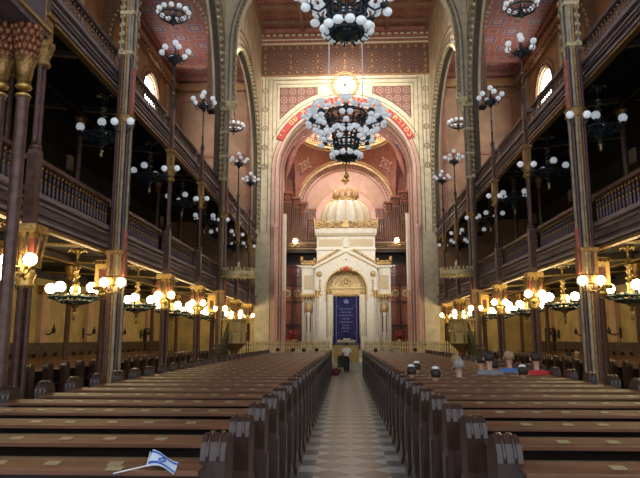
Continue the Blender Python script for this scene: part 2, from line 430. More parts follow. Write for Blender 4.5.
# red inscription band
ta = .46
band = tag(MB().band(0,ZS,4.93,5.40,YW-.14,YW-.06,'y',seg=40,t0=ta,t1=PI-ta).build('inscription_band','band_red'), 'red arched band with gold Hebrew letters over the chancel arch', 'inscription')
FONT = None
def text_mesh(txt, size, depth=.01):
    cu = bpy.data.curves.new('letter','FONT'); cu.body = txt; cu.size = size; cu.extrude = depth; cu.align_x = 'CENTER'; cu.align_y = 'CENTER'; cu.resolution_u = 3
    o = bpy.data.objects.new('tmp', cu); COL.objects.link(o)
    dg = bpy.context.evaluated_depsgraph_get(); me = bpy.data.meshes.new_from_object(o.evaluated_get(dg))
    bpy.data.objects.remove(o); return me
phrase = 'כסורת ברוך הבא אור לבית שם יי'
letters = [ch for ch in phrase]
n = len(letters); lm = {}
for i, ch in enumerate(letters):
    if ch == ' ': continue
    if ch not in lm:
        lm[ch] = text_mesh(ch, .50); lm[ch].materials.clear(); lm[ch].materials.append(MATS['letter_gold'])
    a = (ta+.06)+(PI-2*ta-.12)*i/(n-1)          # from the right-hand end
    o = bpy.data.objects.new('letter', lm[ch]); COL.objects.link(o); o.parent = band
    R = 5.165
    o.matrix_local = Matrix.Translation((R*math.cos(a), YW-.16, ZS+R*math.sin(a))) @ Matrix.Rotation(-(a-PI/2),4,'Y') @ Matrix.Rotation(PI/2,4,'X')
# rectangular frame with painted spandrels
t = MB()
def rect_frame(t, x0,x1,z0,z1,w,y0,y1):
    t.box(x0,x1,y0,y1,z1-w,z1); t.box(x0,x0+w,y0,y1,z0,z1); t.box(x1-w,x1,y0,y1,z0,z1)
rect_frame(t,-5.30,5.30,13.6,20.25,.12,YW-.07,YW); rect_frame(t,-5.0,5.0,15.6,19.95,.07,YW-.05,YW); rect_frame(t,-4.70,4.70,16.6,19.65,.05,YW-.05,YW)
trim(t,'stone_cream')
t = MB(); rect_frame(t,-5.16,5.16,13.6,20.1,.035,YW-.03,YW); rect_frame(t,-4.86,4.86,15.6,19.8,.035,YW-.03,YW); trim(t,'line_brown')
for s in (-1,1):
    # spandrel panels hug the arch; inner edge follows its curve
    R = 5.98; pts = [(s*4.62,19.5),(s*1.95,19.5)]
    for k in range(13):
        x = 1.95+(4.62-1.95)*k/12; pts.append((s*x, ZS+math.sqrt(R*R-x*x)))
    t = MB().prism(pts,'y',YW-.03,YW); trim(t,'panel_paint')
    cur_ = [(p[0],YW-.04,p[1]) for p in pts]; trim(MB().tube(cur_+[cur_[0]],.025,4),'line_brown')
# side strips with rosettes
t = MB()
for s in (-1,1):
    t.box(s*5.42,s*5.46,YW-.03,YW,9,20.2).box(s*5.90,s*5.94,YW-.03,YW,9,20.2)
    for z in (19.3,17.9,16.5,15.1,13.7):
        t.ring((s*5.68,YW-.02,z),.17,.03,14,5,axis='y'); t.sphere((s*5.68,YW-.02,z),.06,8,5)
        t.box(s*5.66,s*5.70,YW-.03,YW,z+.2,z+1.2)
trim(t,'line_brown')
# frieze, cornice, medallion
trim(MB().box(-6,6,YW-.06,YW,20.45,22.75), 'frieze_paint')
t = MB()
for k in range(21):
    x = -5.7+.57*k
    t.sphere((x,YW-.07,20.62),.13,8,5,sz=.7).sphere((x,YW-.07,22.5),.13,8,5,sz=.7)
for x in (-5.75,-3.9,-1.95,0,1.95,3.9,5.75):
    for z in (21.0,21.45,21.9): t.sphere((x,YW-.06,z),.10,8,5,sz=1.6)
t.box(-6,6,YW-.09,YW,20.35,20.45).box(-6,6,YW-.09,YW,22.7,22.78)
trim(t,'moulding_dim' if 'moulding_dim' in MATS else 'wall_orange')
t = MB().box(-6,6,YW-.16,YW,23.25,23.4).box(-6,6,YW-.10,YW,22.95,23.1).box(-6,6,YW-.3,YW,23.62,23.9)
trim(t,'pink_deep')
t = MB()
for k in range(26): t.sphere((-5.75+.46*k,YW-.1,23.5),.10,6,4)
trim(t,'line_brown')
med = tag(MB().lathe([(.001,0),(.62,0),(.66,.03),(.70,0),(.001,-.01)],(0,0,0),28).build('medallion','white_marble'),'round white medallion above the centre of the chancel arch','medallion')
med.rotation_euler = (PI/2,0,0); med.location = (0,YW-.10,19.62)
o = MB().ring((0,0,.04),.86,.05,28,6).ring((0,0,.04),.98,.03,28,6).build('ring','moulding_gold',med)
st = MB()
for k in range(3): 
    a = k*PI/3; st.box(-.12,.12,-.015,.015,.03,.05)
star = []
for k in range(12):
    r = .15 if k % 2 == 0 else .085; star.append((r*math.cos(k*PI/6+PI/2), r*math.sin(k*PI/6+PI/2)))
MB().prism(star,'z',.02,.06).build('star','line_brown',med)
# slim gilt colonnettes and plinths at the chancel jambs
for s in (-1,1):
    o = MB(); o.lathe([(.20,0),(.20,.3),(.12,.4),(.09,.6),(.09,8.2),(.13,8.3),(.1,8.5),(.2,8.8),(.2,8.95)],(0,0,0),10)
    tag(o.build('colonnette','rib_pink',loc=(s*4.85,YW-.25,.52)),'tall slim pink colonnette at the %s jamb of the chancel arch' % SIDE[s],'column')

# ------------------------------------------------------------------ apse
CY = 47.1; HX = 4.3; RS = HX*math.sqrt(2); ZA = 12.75; ZP = .25
b = MB()
b.arch(-5.6,5.6,0,HX,ZA,20,CY-HX-.05,CY-HX+.05,'y',z0=ZA) if False else None
b = MB().box(-5.6,5.6,CY+HX+.35,CY+HX+.6,.0,20); 
struct(b,'wall_apse_back','pink_light')
struct(MB().arch(-5.4,5.4,0,HX-.15,ZA,19.2,CY+HX,CY+HX+.35,'y',z0=9), 'wall_apse_arch','pink_deep')
for s in (-1,1):
    struct(MB().box(s*5.2,s*5.5,42.9,52,0,20),'wall_apse_'+SIDE[s],'pink_wall')
t = MB().band(0,ZA,HX-.25,HX-.05,CY+HX-.12,CY+HX,'y',low=9).band(0,ZA,HX+.05,HX+.13,CY+HX-.08,CY+HX,'y',low=9)
trim(t,'moulding_gold')
t = MB()
for k in range(46):
    a = PI*k/45; t.sphere(((HX-.45)*math.cos(a),CY+HX+.33,ZA+(HX-.45)*math.sin(a)),.07,6,4)
t.band(0,ZA,HX-.75,HX-.70,CY+HX+.3,CY+HX+.35,'y')
trim(t,'pink_deep')
# lunette window ring
wz = 12.0
g = MB().prism([(1.95*math.cos(PI*k/24),wz+1.95*math.sin(PI*k/24)) for k in range(25)],'y',CY+HX+.30,CY+HX+.34)
win = struct(g,'window_7','glass_lunette')
fr = MB()
for k in range(1,6):
    a = PI*k/6; fr.tube([(0,CY+HX+.27,wz),(1.95*math.cos(a),CY+HX+.27,wz+1.95*math.sin(a))],.03,5)
fr.ring((0,CY+HX+.27,wz),1.1,.03,20,5,0,PI,'y'); fr.build('window_frame','gilt_pale',win)
trim(MB().band(0,wz,1.95,2.12,CY+HX+.2,CY+HX+.35,'y',low=wz-.8).band(0,wz,2.62,2.74,CY+HX+.22,CY+HX+.35,'y',low=wz-.8), 'moulding_gold')
trim(MB().band(0,wz,2.12,2.62,CY+HX+.28,CY+HX+.35,'y',low=wz-.8), 'rib_pink')
# pendentives: the sphere through the corners of the square, cut at the ring
RR = 3.55
zr = ZA+math.sqrt(RS*RS-RR*RR)+ZP
pd = MB(); N = 14
for qx, qy in ((1,1),(-1,1),(1,-1),(-1,-1)):
    vs = []; 
    for i in range(N+1):
        a = PI/2*i/N
        r_in = RR
        r_out = min(HX/max(1e-6,math.cos(a)), HX/max(1e-6,math.sin(a)))
        for j in range(9):
            r = r_in+(max(r_out,r_in+.001)-r_in)*j/8
            r = min(r, RS-.0005)
            vs.append((qx*r*math.cos(a), CY+qy*r*math.sin(a), ZA+ZP+math.sqrt(max(0,RS*RS-r*r))))
    fs = [(i*9+j,i*9+j+1,(i+1)*9+j+1,(i+1)*9+j) for i in range(N) for j in range(8)]
    pd.add(vs,fs,True)
struct(pd,'ceiling_pendentives','pink_deep')
for s in (-1,1):
    for q in (1,-1):
        a = PI/4; r = 4.95; p = Vector((s*r*math.cos(a), CY+q*r*math.sin(a), ZA+ZP+math.sqrt(RS*RS-r*r)))
        t = MB(); t.ring((0,0,.0),.42,.05,18,6).ring((0,0,0),.28,.03,18,6)
        for k in range(4): t.sphere((.6*math.cos(k*PI/2),.6*math.sin(k*PI/2),0),.13,8,5,sz=.4)
        t.sphere((0,0,0),.16,10,6,sz=.4)
        o = trim(t,'pink_light'); nrm = (Vector((0,CY,ZA+ZP))-p).normalized()
        o.location = p+nrm*.05; o.rotation_euler = nrm.to_track_quat('Z','Y').to_euler()
        o2 = MB().sphere((0,-.85,0),.11,8,5,sz=.5).build('boss','flag_blue',o)
# ring cornice and ribbed dome
trim(MB().ring((0,CY,zr),RR,.13,48,8).ring((0,CY,zr+.25),RR+.05,.09,48,8).ring((0,CY,zr-.2),RR+.1,.06,48,6), 'moulding_gold')
dm = MB(); prof = [(RR+.05,0),(RR+.05,.5)]+[((RR)*math.cos(PI/2*k/12)+.001, .5+RR*.75*math.sin(PI/2*k/12)) for k in range(13)]
vs=[];seg=48
for r,z in prof:
    for k in range(seg): vs.append((r*math.cos(2*PI*k/seg),CY+r*math.sin(2*PI*k/seg),zr+z))
dm.add(vs,[(i*seg+k,i*seg+(k+1)%seg,(i+1)*seg+(k+1)%seg,(i+1)*seg+k) for i in range(len(prof)-1) for k in range(seg)],True)
struct(dm,'ceiling_dome','dome_rib_paint')
t = MB()
for k in range(24):
    a = 2*PI*k/24
    t.tube([((RR-.06)*math.cos(PI/2*j/8)*math.cos(a),CY+(RR-.06)*math.cos(PI/2*j/8)*math.sin(a),zr+.5+(RR*.75-.06)*math.sin(PI/2*j/8)) for j in range(8)],.07,5)
trim(t,'moulding_gold')
# dentils under the ring
t = MB()
for k in range(72):
    a = 2*PI*k/72; t.sphere(((RR-.02)*math.cos(a),CY+(RR-.02)*math.sin(a),zr+.42),.07,6,4)
trim(t,'stone_light')

# platform and steps
struct(MB().box(-6.6,6.6,34.6,52,0,.5),'floor_platform','step_stone')
st = MB().box(-1.3,1.3,33.9,34.6,0,.17).box(-1.3,1.3,34.15,34.6,.17,.34)
tag(st.build('steps','step_stone'),'pale stone steps leading from the central aisle up to the platform','steps')
st = MB().box(-4.4,4.4,44.4,48.4,.5,.68).box(-4.1,4.1,44.8,48.4,.68,.86).box(-3.9,3.9,45.2,48.4,.86,1.02)
tag(st.build('ark_steps','step_stone'),'stepped stone base beneath the white and gold ark','steps')

# ------------------------------------------------------------------ the ark
ARK = thing('torah_ark','monumental white and gold domed ark with a blue curtain in the apse','ark',(0,0,1.02))
def ark(mb,name,m): return mb.build(name,m,ARK)
Z0 = 0.0
yA = 46.2
def zz(z): return z-1.02
# wings
for s in (-1,1):
    w = MB().box(s*2.35,s*3.4,yA+.5,48.3,0,6.2)
    w = ark(w,'wing','white_marble')
    MB().box(s*2.55,s*3.2,yA+.44,yA+.5,4.55,5.6).build('lattice_panel','ark_lattice',w)
    MB().box(s*2.28,s*3.5,yA+.38,48.3,6.2,6.34).box(s*2.3,s*3.45,yA+.42,48.3,4.05,4.17).box(s*2.3,s*3.45,yA+.4,48.3,0,.5).build('cornice','white_marble',w)
    c = MB()
    for k in range(6):
        x = s*(2.42+.19*k); c.sphere((x,yA+.45,6.48),.13,8,6).sphere((x+s*.08,yA+.45,6.68),.07,6,4)
    c.sphere((s*3.42,yA+.45,6.85),.13,8,6,sz=1.6).sphere((s*2.42,yA+.45,6.8),.1,8,6,sz=1.4)
    c.ring((s*2.7,yA+.45,6.55),.16,.045,12,5,axis='y').ring((s*3.1,yA+.45,6.55),.16,.045,12,5,axis='y')
    c.build('cresting','ark_gold',w)
    # paired columns in front of each wing
    for x in (2.46,3.28):
        k = ark(MB().lathe([(.15,0),(.15,.5),(.10,.6),(.085,.8),(.085,3.45),(.11,3.5)],(s*x,yA+.15,.0),12),'column','white_marble')
        MB().lathe([(.10,3.5),(.12,3.62),(.10,3.7),(.17,3.95),(.19,4.05)],(s*x,yA+.15,0),12).build('capital','ark_gold',k)
    # pierced gilded shelf and the lit lamp niche
    g = MB().box(s*2.36,s*3.42,yA-.1,yA+.45,4.05,4.15)
    for j in range(6): g.sphere((s*(2.42+.19*j),yA-.08,3.95),.09,6,5,sz=1.6)
    ark(g,'canopy_ledge','ark_gold')
    n_ = MB().lathe([(.02,0),(.24,.08),(.30,.28),(.26,.5),(.12,.72),(.05,.9),(.001,1.0)],(s*2.87,yA+.2,2.75),12)
    ark(n_,'niche_urn','ark_gold'); ark(MB().lathe([(.30,0),(.30,.12),(.12,.2),(.10,2.4),(.16,2.75)],(s*2.87,yA+.2,0),10),'urn_stand','white_marble')
    ark(MB().box(s*2.70,s*3.05,yA+.44,yA+.5,1.3,2.7),'niche_recess','line_brown')
# central gate with its arch
r = 1.52; zs = 4.5
g = MB().arch(-2.35,2.35,0,r,zs,6.15,yA,yA+1.2,'y',z0=0)
gate = ark(g,'gate_front','white_marble')
MB().prism([(-2.5,6.15),(2.5,6.15),(2.5,6.25),(.3,7.22),(-.3,7.22),(-2.5,6.25)],'y',yA,yA+1.0).build('gable','white_marble',gate)
t = MB()
for s in (-1,1):
    t.prism([(s*2.55,6.02),(s*2.55,6.2),(s*.2,7.5),(0,7.5),(0,7.32),(s*.1,7.3)] ,'y',yA-.16,yA+.1)
t.build('gable_moulding','white_marble',gate)
t = MB()
for s in (-1,1):
    t.prism([(s*2.3,6.08),(s*2.2,6.08),(s*.15,7.15),(s*.15,7.25)],'y',yA-.03,yA)
    t.sphere((s*2.05,yA,5.62),.17,10,6).ring((s*2.05,yA-.02,5.62),.22,.03,14,5,axis='y')
    for k in range(5): t.sphere((s*2.0,yA,5.15-.2*k),.09,8,5)
    t.box(s*1.82,s*2.2,yA-.03,yA,3.95,4.15)
t.band(0,zs,r,r+.10,yA-.05,yA,'y',low=3.6)
for k in range(10):
    for s in (-1,1): t.sphere((s*(2.45-.2*k),yA+.25,6.42+.12*k),.11,6,5)
t.build('gilt_ornament','ark_gold',gate)
MB().lathe([(.001,-.05),(.06,0),(.06,.03),(.001,.05)],(0,yA-.04,6.75),10).build('boss','flag_blue',gate)
# red and gold emblem at the keystone
e = ark(MB().sphere((0,yA-.16,5.98),.30,10,6,sz=.9).sphere((-.33,yA-.1,6.02),.14,8,5).sphere((.33,yA-.1,6.02),.14,8,5).sphere((-.5,yA-.1,5.86),.08,8,5).sphere((.5,yA-.1,5.86),.08,8,5),'emblem','ark_gold')
MB().sphere((0,yA-.40,5.95),.19,10,6,sz=1.1).build('jewel','band_red',e)
# clustered jamb shafts, receding
for s in (-1,1):
    for k in range(4):
        c = ark(MB().lathe([(.15,0),(.15,.35),(.09,.45),(.075,.6),(.075,3.75),(.1,3.8)],(s*(2.18-.27*k),yA-.12+.28*k,0),10),'jamb_shaft','white_marble')
        MB().lathe([(.09,3.8),(.11,3.9),(.1,3.95),(.17,4.3),(.18,4.4)],(s*(2.18-.27*k),yA-.12+.28*k,0),10).build('capital','ark_gold',c)
    ark(MB().box(s*1.05,s*2.4,yA-.25,yA+1.0,0,.9),'jamb_plinth','white_marble')
    j = ark(MB().box(s*1.0,s*1.5,yA+.55,yA+1.0,.9,4.12),'door_jamb','white_marble')
    q = MB()
    for xx in (1.06,1.22,1.38): q.tube([(s*xx,yA+.53,.95),(s*xx,yA+.53,4.0)],.045,6)
    q.build('jamb_rib','stone_cream',j)
# inside the arch: gilded tympanum, fringe, curtain
t = MB().prism([(-1.5,4.05),(1.5,4.05)]+[(1.5*math.cos(PI*k/20),zs+1.5*math.sin(PI*k/20)) for k in range(21)],'y',yA+1.0,yA+1.2)
tm = ark(t,'tympanum','ark_gold')
t = MB(); t.band(0,4.75,.95,1.08,yA+.9,yA+1.0,'y').band(0,4.75,.6,.68,yA+.92,yA+1.0,'y').ring((0,yA+.95,5.1),.32,.06,18,6,axis='y').sphere((0,yA+.95,5.1),.16,10,6).box(-1.3,1.3,yA+.85,yA+1.0,4.6,4.72)
t.build('carving','gilt_pale',tm)
fr = MB().box(-1.1,1.1,yA+.8,yA+1.0,4.15,4.5)
for k in range(14): fr.sphere((-1.02+.157*k,yA+.84,4.1),.09,6,5,sz=1.5)
ark(fr,'pelmet','ark_gold')
cv = MB(); npt = 60; top = 4.15; bot = .35
vs = []
for i in range(npt+1):
    x = -1.0+2.0*i/npt; y = yA+.95+.025*math.sin(i*1.35)
    vs += [(x,y,bot),(x,y,top)]
cv.add(vs,[(2*i,2*i+2,2*i+3,2*i+1) for i in range(npt)],True)
cur = ark(cv,'curtain','curtain_blue')
e = MB()
for s in (-1,1): e.box(s*.76,s*.80,yA+.86,yA+.89,.4,4.1)
for j,(z,w) in enumerate([(3.0,.55),(2.75,.42),(2.5,.55),(2.25,.35),(2.0,.5),(1.75,.3),(1.55,.4),(1.3,.25)]):
    k = int(w*2/.09)
    for i in range(k): e.box(-w+.09*i*1.02,-w+.09*i*1.02+.05,yA+.87,yA+.89,z,z+.06+.03*((i*7+j)%3))
for s in (-1,1):
    e.ring((s*.62,yA+.88,3.25),.07,.014,10,4,axis='y').ring((s*.62,yA+.88,1.2),.06,.014,10,4,axis='y')
e.prism([(-.16,3.45),(.16,3.45),(.22,3.75),(.1,3.65),(0,3.85),(-.1,3.65),(-.22,3.75)],'y',yA+.87,yA+.89)
e.build('embroidery','curtain_silver',cur)
# drum, frieze, cresting, dome
d = ark(MB().box(-2.25,2.25,yA+.5,50.4,6.2,9.2),'drum','white_marble')
MB().box(-2.4,2.4,yA+.3,50.5,8.85,9.25).box(-2.34,2.34,yA+.38,50.4,8.7,8.85).box(-2.32,2.32,yA+.4,50.4,7.55,7.67).build('cornice','white_marble',d)
MB().box(-2.1,-.3,yA+.46,yA+.5,7.85,8.4).box(.3,2.1,yA+.46,yA+.5,7.85,8.4).box(-2.2,2.2,yA+.34,yA+.38,8.68,8.8).build('frieze','ark_lattice',d)
MB().box(-.2,.2,yA+.3,yA+.5,7.75,8.45).prism([(-.26,8.45),(.26,8.45),(0,8.62)],'y',yA+.28,yA+.5).build('tablet','white_marble',d)
c = MB()
for k in range(7):
    x = -2.1+.7*k
    c.ring((x,yA+.32,9.5),.22,.085,12,6,axis='y'); c.sphere((x,yA+.30,9.5),.11,6,5)
    if k < 6: c.sphere((x+.35,yA+.3,9.4),.13,6,5); c.ring((x+.35,yA+.3,9.68),.12,.055,10,5,0,PI,axis='y')
for s in (-1,1): c.prism([(s*2.1,9.2),(s*2.44,9.2),(s*2.5,10.2),(s*2.34,9.85),(s*2.1,9.7)],'y',yA+.3,yA+.42)
c.prism([(-.3,9.3),(.3,9.3),(.12,9.8),(0,10.2),(-.12,9.8)],'y',yA+.2,yA+.34)
for s in (-1,1):
    for k in range(5): c.ring((s*2.36,yA+.6+.5*k,9.5),.2,.07,12,5,axis='x')
c.build('cresting','ark_gold',d)
dm = MB(); seg = 64; DC = 48.45
prof = [(1.80,0),(1.95,.5),(2.02,1.0),(1.95,1.5),(1.72,2.0),(1.38,2.35),(1.0,2.52),(.9,2.55)]
dm.lathe(prof,(0,DC,9.25),seg,rib=-.06,ribn=16)
dome = ark(dm,'dome','white_marble')
rb = MB()
for k in range(16):
    a = 2*PI*k/16
    rb.tube([((r_+.02)*math.cos(a),DC+(r_+.02)*math.sin(a),9.25+z_) for r_,z_ in prof],.045,5)
rb.build('rib','gilt_pale',dome)
cr = MB().lathe([(1.2,0),(1.25,.1),(1.0,.18),(.95,.35),(1.05,.45),(.9,.5),(.8,.5)],(0,DC,11.65),20)
for k in range(12):
    a = 2*PI*k/12; cr.tube([(.98*math.cos(a),DC+.98*math.sin(a),12.05),(.94*math.cos(a),DC+.94*math.sin(a),12.45),(.84*math.cos(a),DC+.84*math.sin(a),12.65)],[.13,.12,.03],6)
ark(cr,'crown','ark_gold')
# hanging lamp over the ark dome
l = thing('hanging_lamp','small gilded lamp hanging on a chain above the ark dome','lamp',(0,46.9,14.1))
MB().lathe([(.001,-.3),(.10,-.25),(.05,-.15),(.28,-.02),(.30,.1),(.12,.22),(.05,.45),(.001,.5)],(0,0,0),12).build('bowl','gilt',l)
MB().tube([(0,0,.45),(0,0,6.2)],.022,5).build('chain','brass',l)
# table before the curtain
tb = thing('altar_table','draped table with an open book before the blue curtain','table',(0,44.9,1.02-.34))
MB().box(-.62,.62,-.3,.3,0,.95).box(-.68,.68,-.35,.35,.95,1.02).build('table_cloth','ark_gold',tb)
o = MB().prism([(-.22,.0),(0,.04),(.22,.0),(.24,.12),(0,.1),(-.24,.12)],'y',-.15,.15).build('open_book','cap_white',loc=(0,44.9,1.72)); tag(o,'open white book lying on the table before the ark','book')
# lectern with yellow cloth by the fence
lc = thing('reading_desk','gold cloth covered reading desk at the head of the central aisle','lectern',(-.05,35.4,.5))
MB().box(-.72,.72,-.35,.35,0,.95).build('cloth','yellow_cloth',lc)
MB().box(-.78,.78,-.4,.4,.95,1.02).prism([(-.4,1.02),(.4,1.02),(.4,1.25),(-.4,1.1)],'x',-.5,.5).build('desk_top','pew_end',lc)
# small dark red items on either side
for s,lab in ((-1,'left'),(1,'right')):
    f = thing('flower_arrangement','dark red flower arrangement standing %s of the ark' % lab,'plant',(s*3.95,45.9,.86-.0),0)
    MB().lathe([(.2,0),(.12,.1),(.12,.5),(.3,.9),(.28,.9)],(0,0,0),12).build('pedestal','brass',f)
    q = MB()
    for k in range(26): q.sphere((random.uniform(-.33,.33),random.uniform(-.3,.3),1.0+random.uniform(0,.5)),.12,6,5)
    q.build('flowers','flower_red',f)
    f = thing('flower_bed','wide bank of red flowers by the screen, %s of the ark' % lab,'plant',(s*4.55,43.9,.5),0)
    q = MB()
    for k in range(60): q.sphere((random.uniform(-.5,.35)*1.1*s,random.uniform(-.3,.3),.3+random.uniform(0,.9)),.12,6,5)
    q.build('blooms','flower_red',f); MB().box(-.55,.5,-.3,.3,0,.35).build('planter','dark_wood',f)

# ------------------------------------------------------------------ organ cases and screens behind the ark
for s in (-1,1):
    og = thing('organ_case','tall dark stepped organ case in the apse, %s of the ark dome' % SIDE[s],'organ',(0,0,8.6))
    steps = [(4.45,5.15,13.9),(3.8,4.4,13.45),(3.15,3.75,13.0),(2.45,3.1,12.45)]
    for x0,x1,zt in steps:
        tw = MB().box(s*x0,s*x1,49.4,50.4,.9,zt-8.6).build('tower','organ_wood',og)
        cx = s*(x0+x1)/2
        MB().box(s*(x0-.04),s*(x1+.04),49.3,50.4,zt-8.75,zt-8.6).ring((cx,49.38,zt-9.1),.2,.04,16,5,axis='y').ring((cx,49.38,zt-9.1),.10,.03,12,5,axis='y').box(s*x0,s*x1,49.34,49.4,zt-9.5,zt-9.4).build('rosette_panel','screen_red',tw)
        p = MB()
        for k in range(4): p.lathe([(.03,0),(.065,.2),(.065,zt-10.7),(.02,zt-10.6)],(s*(x0+.09+.16*k),49.33,1.1),8)
        p.build('pipe','organ_pipe',tw)
    MB().box(s*2.3,s*5.2,48.3,49.4,0,.3).build('gallery_floor','organ_dark',og)
    r_ = MB().box(s*2.3,s*5.2,48.3,48.36,.75,.82).box(s*2.3,s*5.2,48.3,48.36,.3,.36)
    for k in range(14): r_.ring((s*(2.45+.2*k),48.32,.56),.09,.022,10,4,axis='y')
    r_.build('gallery_rail','gilt_dark',og)
    MB().box(s*2.3,s*5.2,49.4,50.5,-1.0,.9).build('recess','organ_dark',og)
    sc = thing('wooden_screen','carved reddish brown wooden screen wall %s of the ark' % SIDE[s],'screen',(0,0,.5))
    MB().box(s*3.0,s*5.2,48.6,48.9,0,7.1).build('screen_board','screen_red',sc)
    t = MB()
    for z in (7.0,6.2,5.5,4.15,2.3): t.box(s*3.4,s*5.2,48.45,48.6,z,z+.12)
    for k in range(16):
        t.box(s*(3.45+.11*k),s*(3.49+.11*k),48.5,48.6,5.65,6.1); t.box(s*(3.45+.11*k),s*(3.49+.11*k),48.5,48.6,6.35,6.9)
    for x in (3.45,4.28,5.1): t.box(s*(x-.05),s*(x+.05),48.48,48.6,0,5.5)
    for k in range(8):
        t.box(s*(3.55+.09*k),s*(3.57+.09*k),48.55,48.6,.9,2.3); t.box(s*(4.38+.09*k),s*(4.40+.09*k),48.55,48.6,.9,2.3)
    t.build('carved_frame','organ_wood',sc)
    for x in (3.87,4.69):
        MB().ring((s*x,48.5,4.85),.24,.055,18,6,axis='y').ring((s*x,48.5,4.85),.1,.03,12,5,axis='y').build('ring_ornament','gilt_pale',sc)
    # lit wall lamp on the organ gallery
    lp = thing('organ_lamp','glowing round lamp on the organ gallery %s of the ark' % SIDE[s],'lamp',(s*4.05,48.2,9.55))
    MB().sphere((0,0,0),.17,12,8).build('globe','lamp_lit',lp); MB().tube([(0,0,-.15),(0,.05,-.55)],.03,6).build('stem','brass',lp)
    # pale narrow loudspeaker column on the jamb
    o = MB().box(-.12,.12,-.12,.12,0,5.6).build('speaker_column','globe_white' if False else 'white_marble',loc=(s*4.45,43.6,5.2)); tag(o,'tall narrow pale column fixed inside the %s jamb of the chancel' % SIDE[s],'column')
    trim(MB().box(s*4.3,s*5.2,43.2,43.4,0,5.2),'pink_light')

# the medallion is brightened by an added spot behind the transverse arch, no fitting
# ------------------------------------------------------------------ galleries
GX = .2
LV = {'lower': (3.95,4.64,5.27), 'upper': (8.27,8.90,9.40)}
BAYE = [6.6]+COLY+[YW]
def baluster_mesh(h, gold):
    m = MB()
    m.use(0).lathe([(.030,0),(.036,.05*h),(.020,.10*h),(.034,.30*h),(.022,.55*h),(.020,.60*h)],(0,0,0),6)
    m.use(1).lathe([(.032,.48*h),(.034,.52*h),(.032,.56*h)],(0,0,0),6)
    m.use(0).lathe([(.020,.56*h),(.028,.72*h),(.020,.82*h)],(0,0,0),6)
    m.use(1).lathe([(.034,.84*h),(.040,.90*h),(.030,1.0*h)],(0,0,0),6)
    return m
for s in (-1,1):
    for lv,(z0,z1,z2) in LV.items():
        g = thing('gallery','%s gallery running along the %s side of the nave' % (lv, SIDE[s]),'gallery',(0,0,z0))
        H = z1-z0
        u1,z1_,u2,z2_ = (6.9,.42,12.28,.75) if lv == 'lower' else (7.3,1.25,12.28,1.9)
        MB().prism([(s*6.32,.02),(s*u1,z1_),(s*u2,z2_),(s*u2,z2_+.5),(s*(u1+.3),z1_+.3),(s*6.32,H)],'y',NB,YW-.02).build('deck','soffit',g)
        f = MB().box(s*6.18,s*6.32,NB,YW-.02,.06,H-.05).box(s*6.13,s*6.18,NB,YW-.02,.30,.36).build('fascia','iron_purple',g)
        MB().box(s*6.06,s*6.32,NB,YW-.02,H-.10,H).box(s*6.11,s*6.2,NB,YW-.02,.13,.19).box(s*6.14,s*6.19,NB,YW-.02,H-.2,H-.14).build('cornice','iron_purple_light',f)
        MB().box(s*6.10,s*6.26,NB,YW-.02,0,.06).build('gilt_edge','gilt_dark',f)
        st = MB()
        for k in range(4): st.box(s*(8.2+1.0*k),s*12.28,NB,YW-.02,z1_+.3+.22*k,z1_+.52+.22*k)
        st.build('riser','gallery_inner',g)
        bm_ = MB(); ge = MB()
        for y in COLY:
            bm_.prism([(s*6.32,.0),(s*u1,z1_),(s*u2,z2_),(s*u2,z2_-.25),(s*u1,z1_-.22)],'y',y-.13,y+.13)
            ge.prism([(s*u1,z1_-.17),(s*u2,z2_-.2),(s*u2,z2_-.25),(s*u1,z1_-.22)],'y',y-.15,y-.13)
        bm_.box(s*9.05,s*9.3,NB,YW-.02,z1_-.15,z1_+.1); ge.box(s*9.02,s*9.05,NB,YW-.02,z1_-.15,z1_-.11)
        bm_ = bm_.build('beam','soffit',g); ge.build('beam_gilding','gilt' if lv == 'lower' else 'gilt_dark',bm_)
    # top soffit above upper deck is the vault itself
proto = {}
for lv,(z0,z1,z2) in LV.items():
    h = z2-z1
    bmh = baluster_mesh(h, True)
    first = None
    for s in (-1,1):
        for i in range(len(BAYE)-1):
            y0,y1 = BAYE[i]+.16, BAYE[i+1]-.16
            lab = '%s %s gallery balustrade section, %s from the camera' % (SIDE[s], lv, ORD[i])
            t = thing('balustrade',lab,'balustrade',(s*6.22,y0,z1),0,'balustrade sections of the galleries')
            MB().box(-.09,.09,0,y1-y0,h,h+.09).box(-.06,.06,0,y1-y0,h-.02,h).build('handrail','iron_brown' if lv=='lower' else 'iron_purple',t)
            MB().box(-.06,.06,0,y1-y0,0,.04).build('bottom_rail','iron_purple_light',t)
            nbal = int((y1-y0)/.172)
            for k in range(nbal):
                y = (y1-y0)*(k+.5)/nbal
                if first is None or first[0] != lv:
                    o = bmh.build('baluster',['iron_purple','gilt_dark'],t,(0,y,0)); first = (lv,o)
                else:
                    o = first[1].copy(); COL.objects.link(o); o.parent = t; o.location = (0,y,0)

# inner slim columns inside the galleries
def simple_column(name,h,mats,r=.09):
    t = thing(name,'','column')
    MB().lathe([(r*1.9,0),(r*1.9,.12),(r*1.2,.2),(r,.3),(r*.92,h-.55),(r*1.3,h-.52)],(0,0,0),10).build('shaft',mats[0],t)
    MB().lathe([(r*1.2,h-.52),(r*1.7,h-.42),(r*1.3,h-.36),(r*2.2,h-.1),(r*2.5,h)],(0,0,0),10).build('capital',mats[1],t)
    index(t); return t
ic = {}
for zb,h,key in ((0,4.2,'ground'),(5.1,4.25,'middle')):
    P = None
    for s in (-1,1):
        for i,y in enumerate(COLY):
            lab = 'thin inner column in the %s %s level, %s from the camera' % (SIDE[s], 'ground' if key=='ground' else 'lower gallery', ORD[i])
            if P is None:
                P = simple_column('inner_column',h,('iron_brown','gilt_dark')); P.location = (s*9.17,y,zb); P['label'] = lab; P['group'] = 'thin inner columns'
            else: dup(P,(s*9.17,y,zb),0,lab,'thin inner columns')

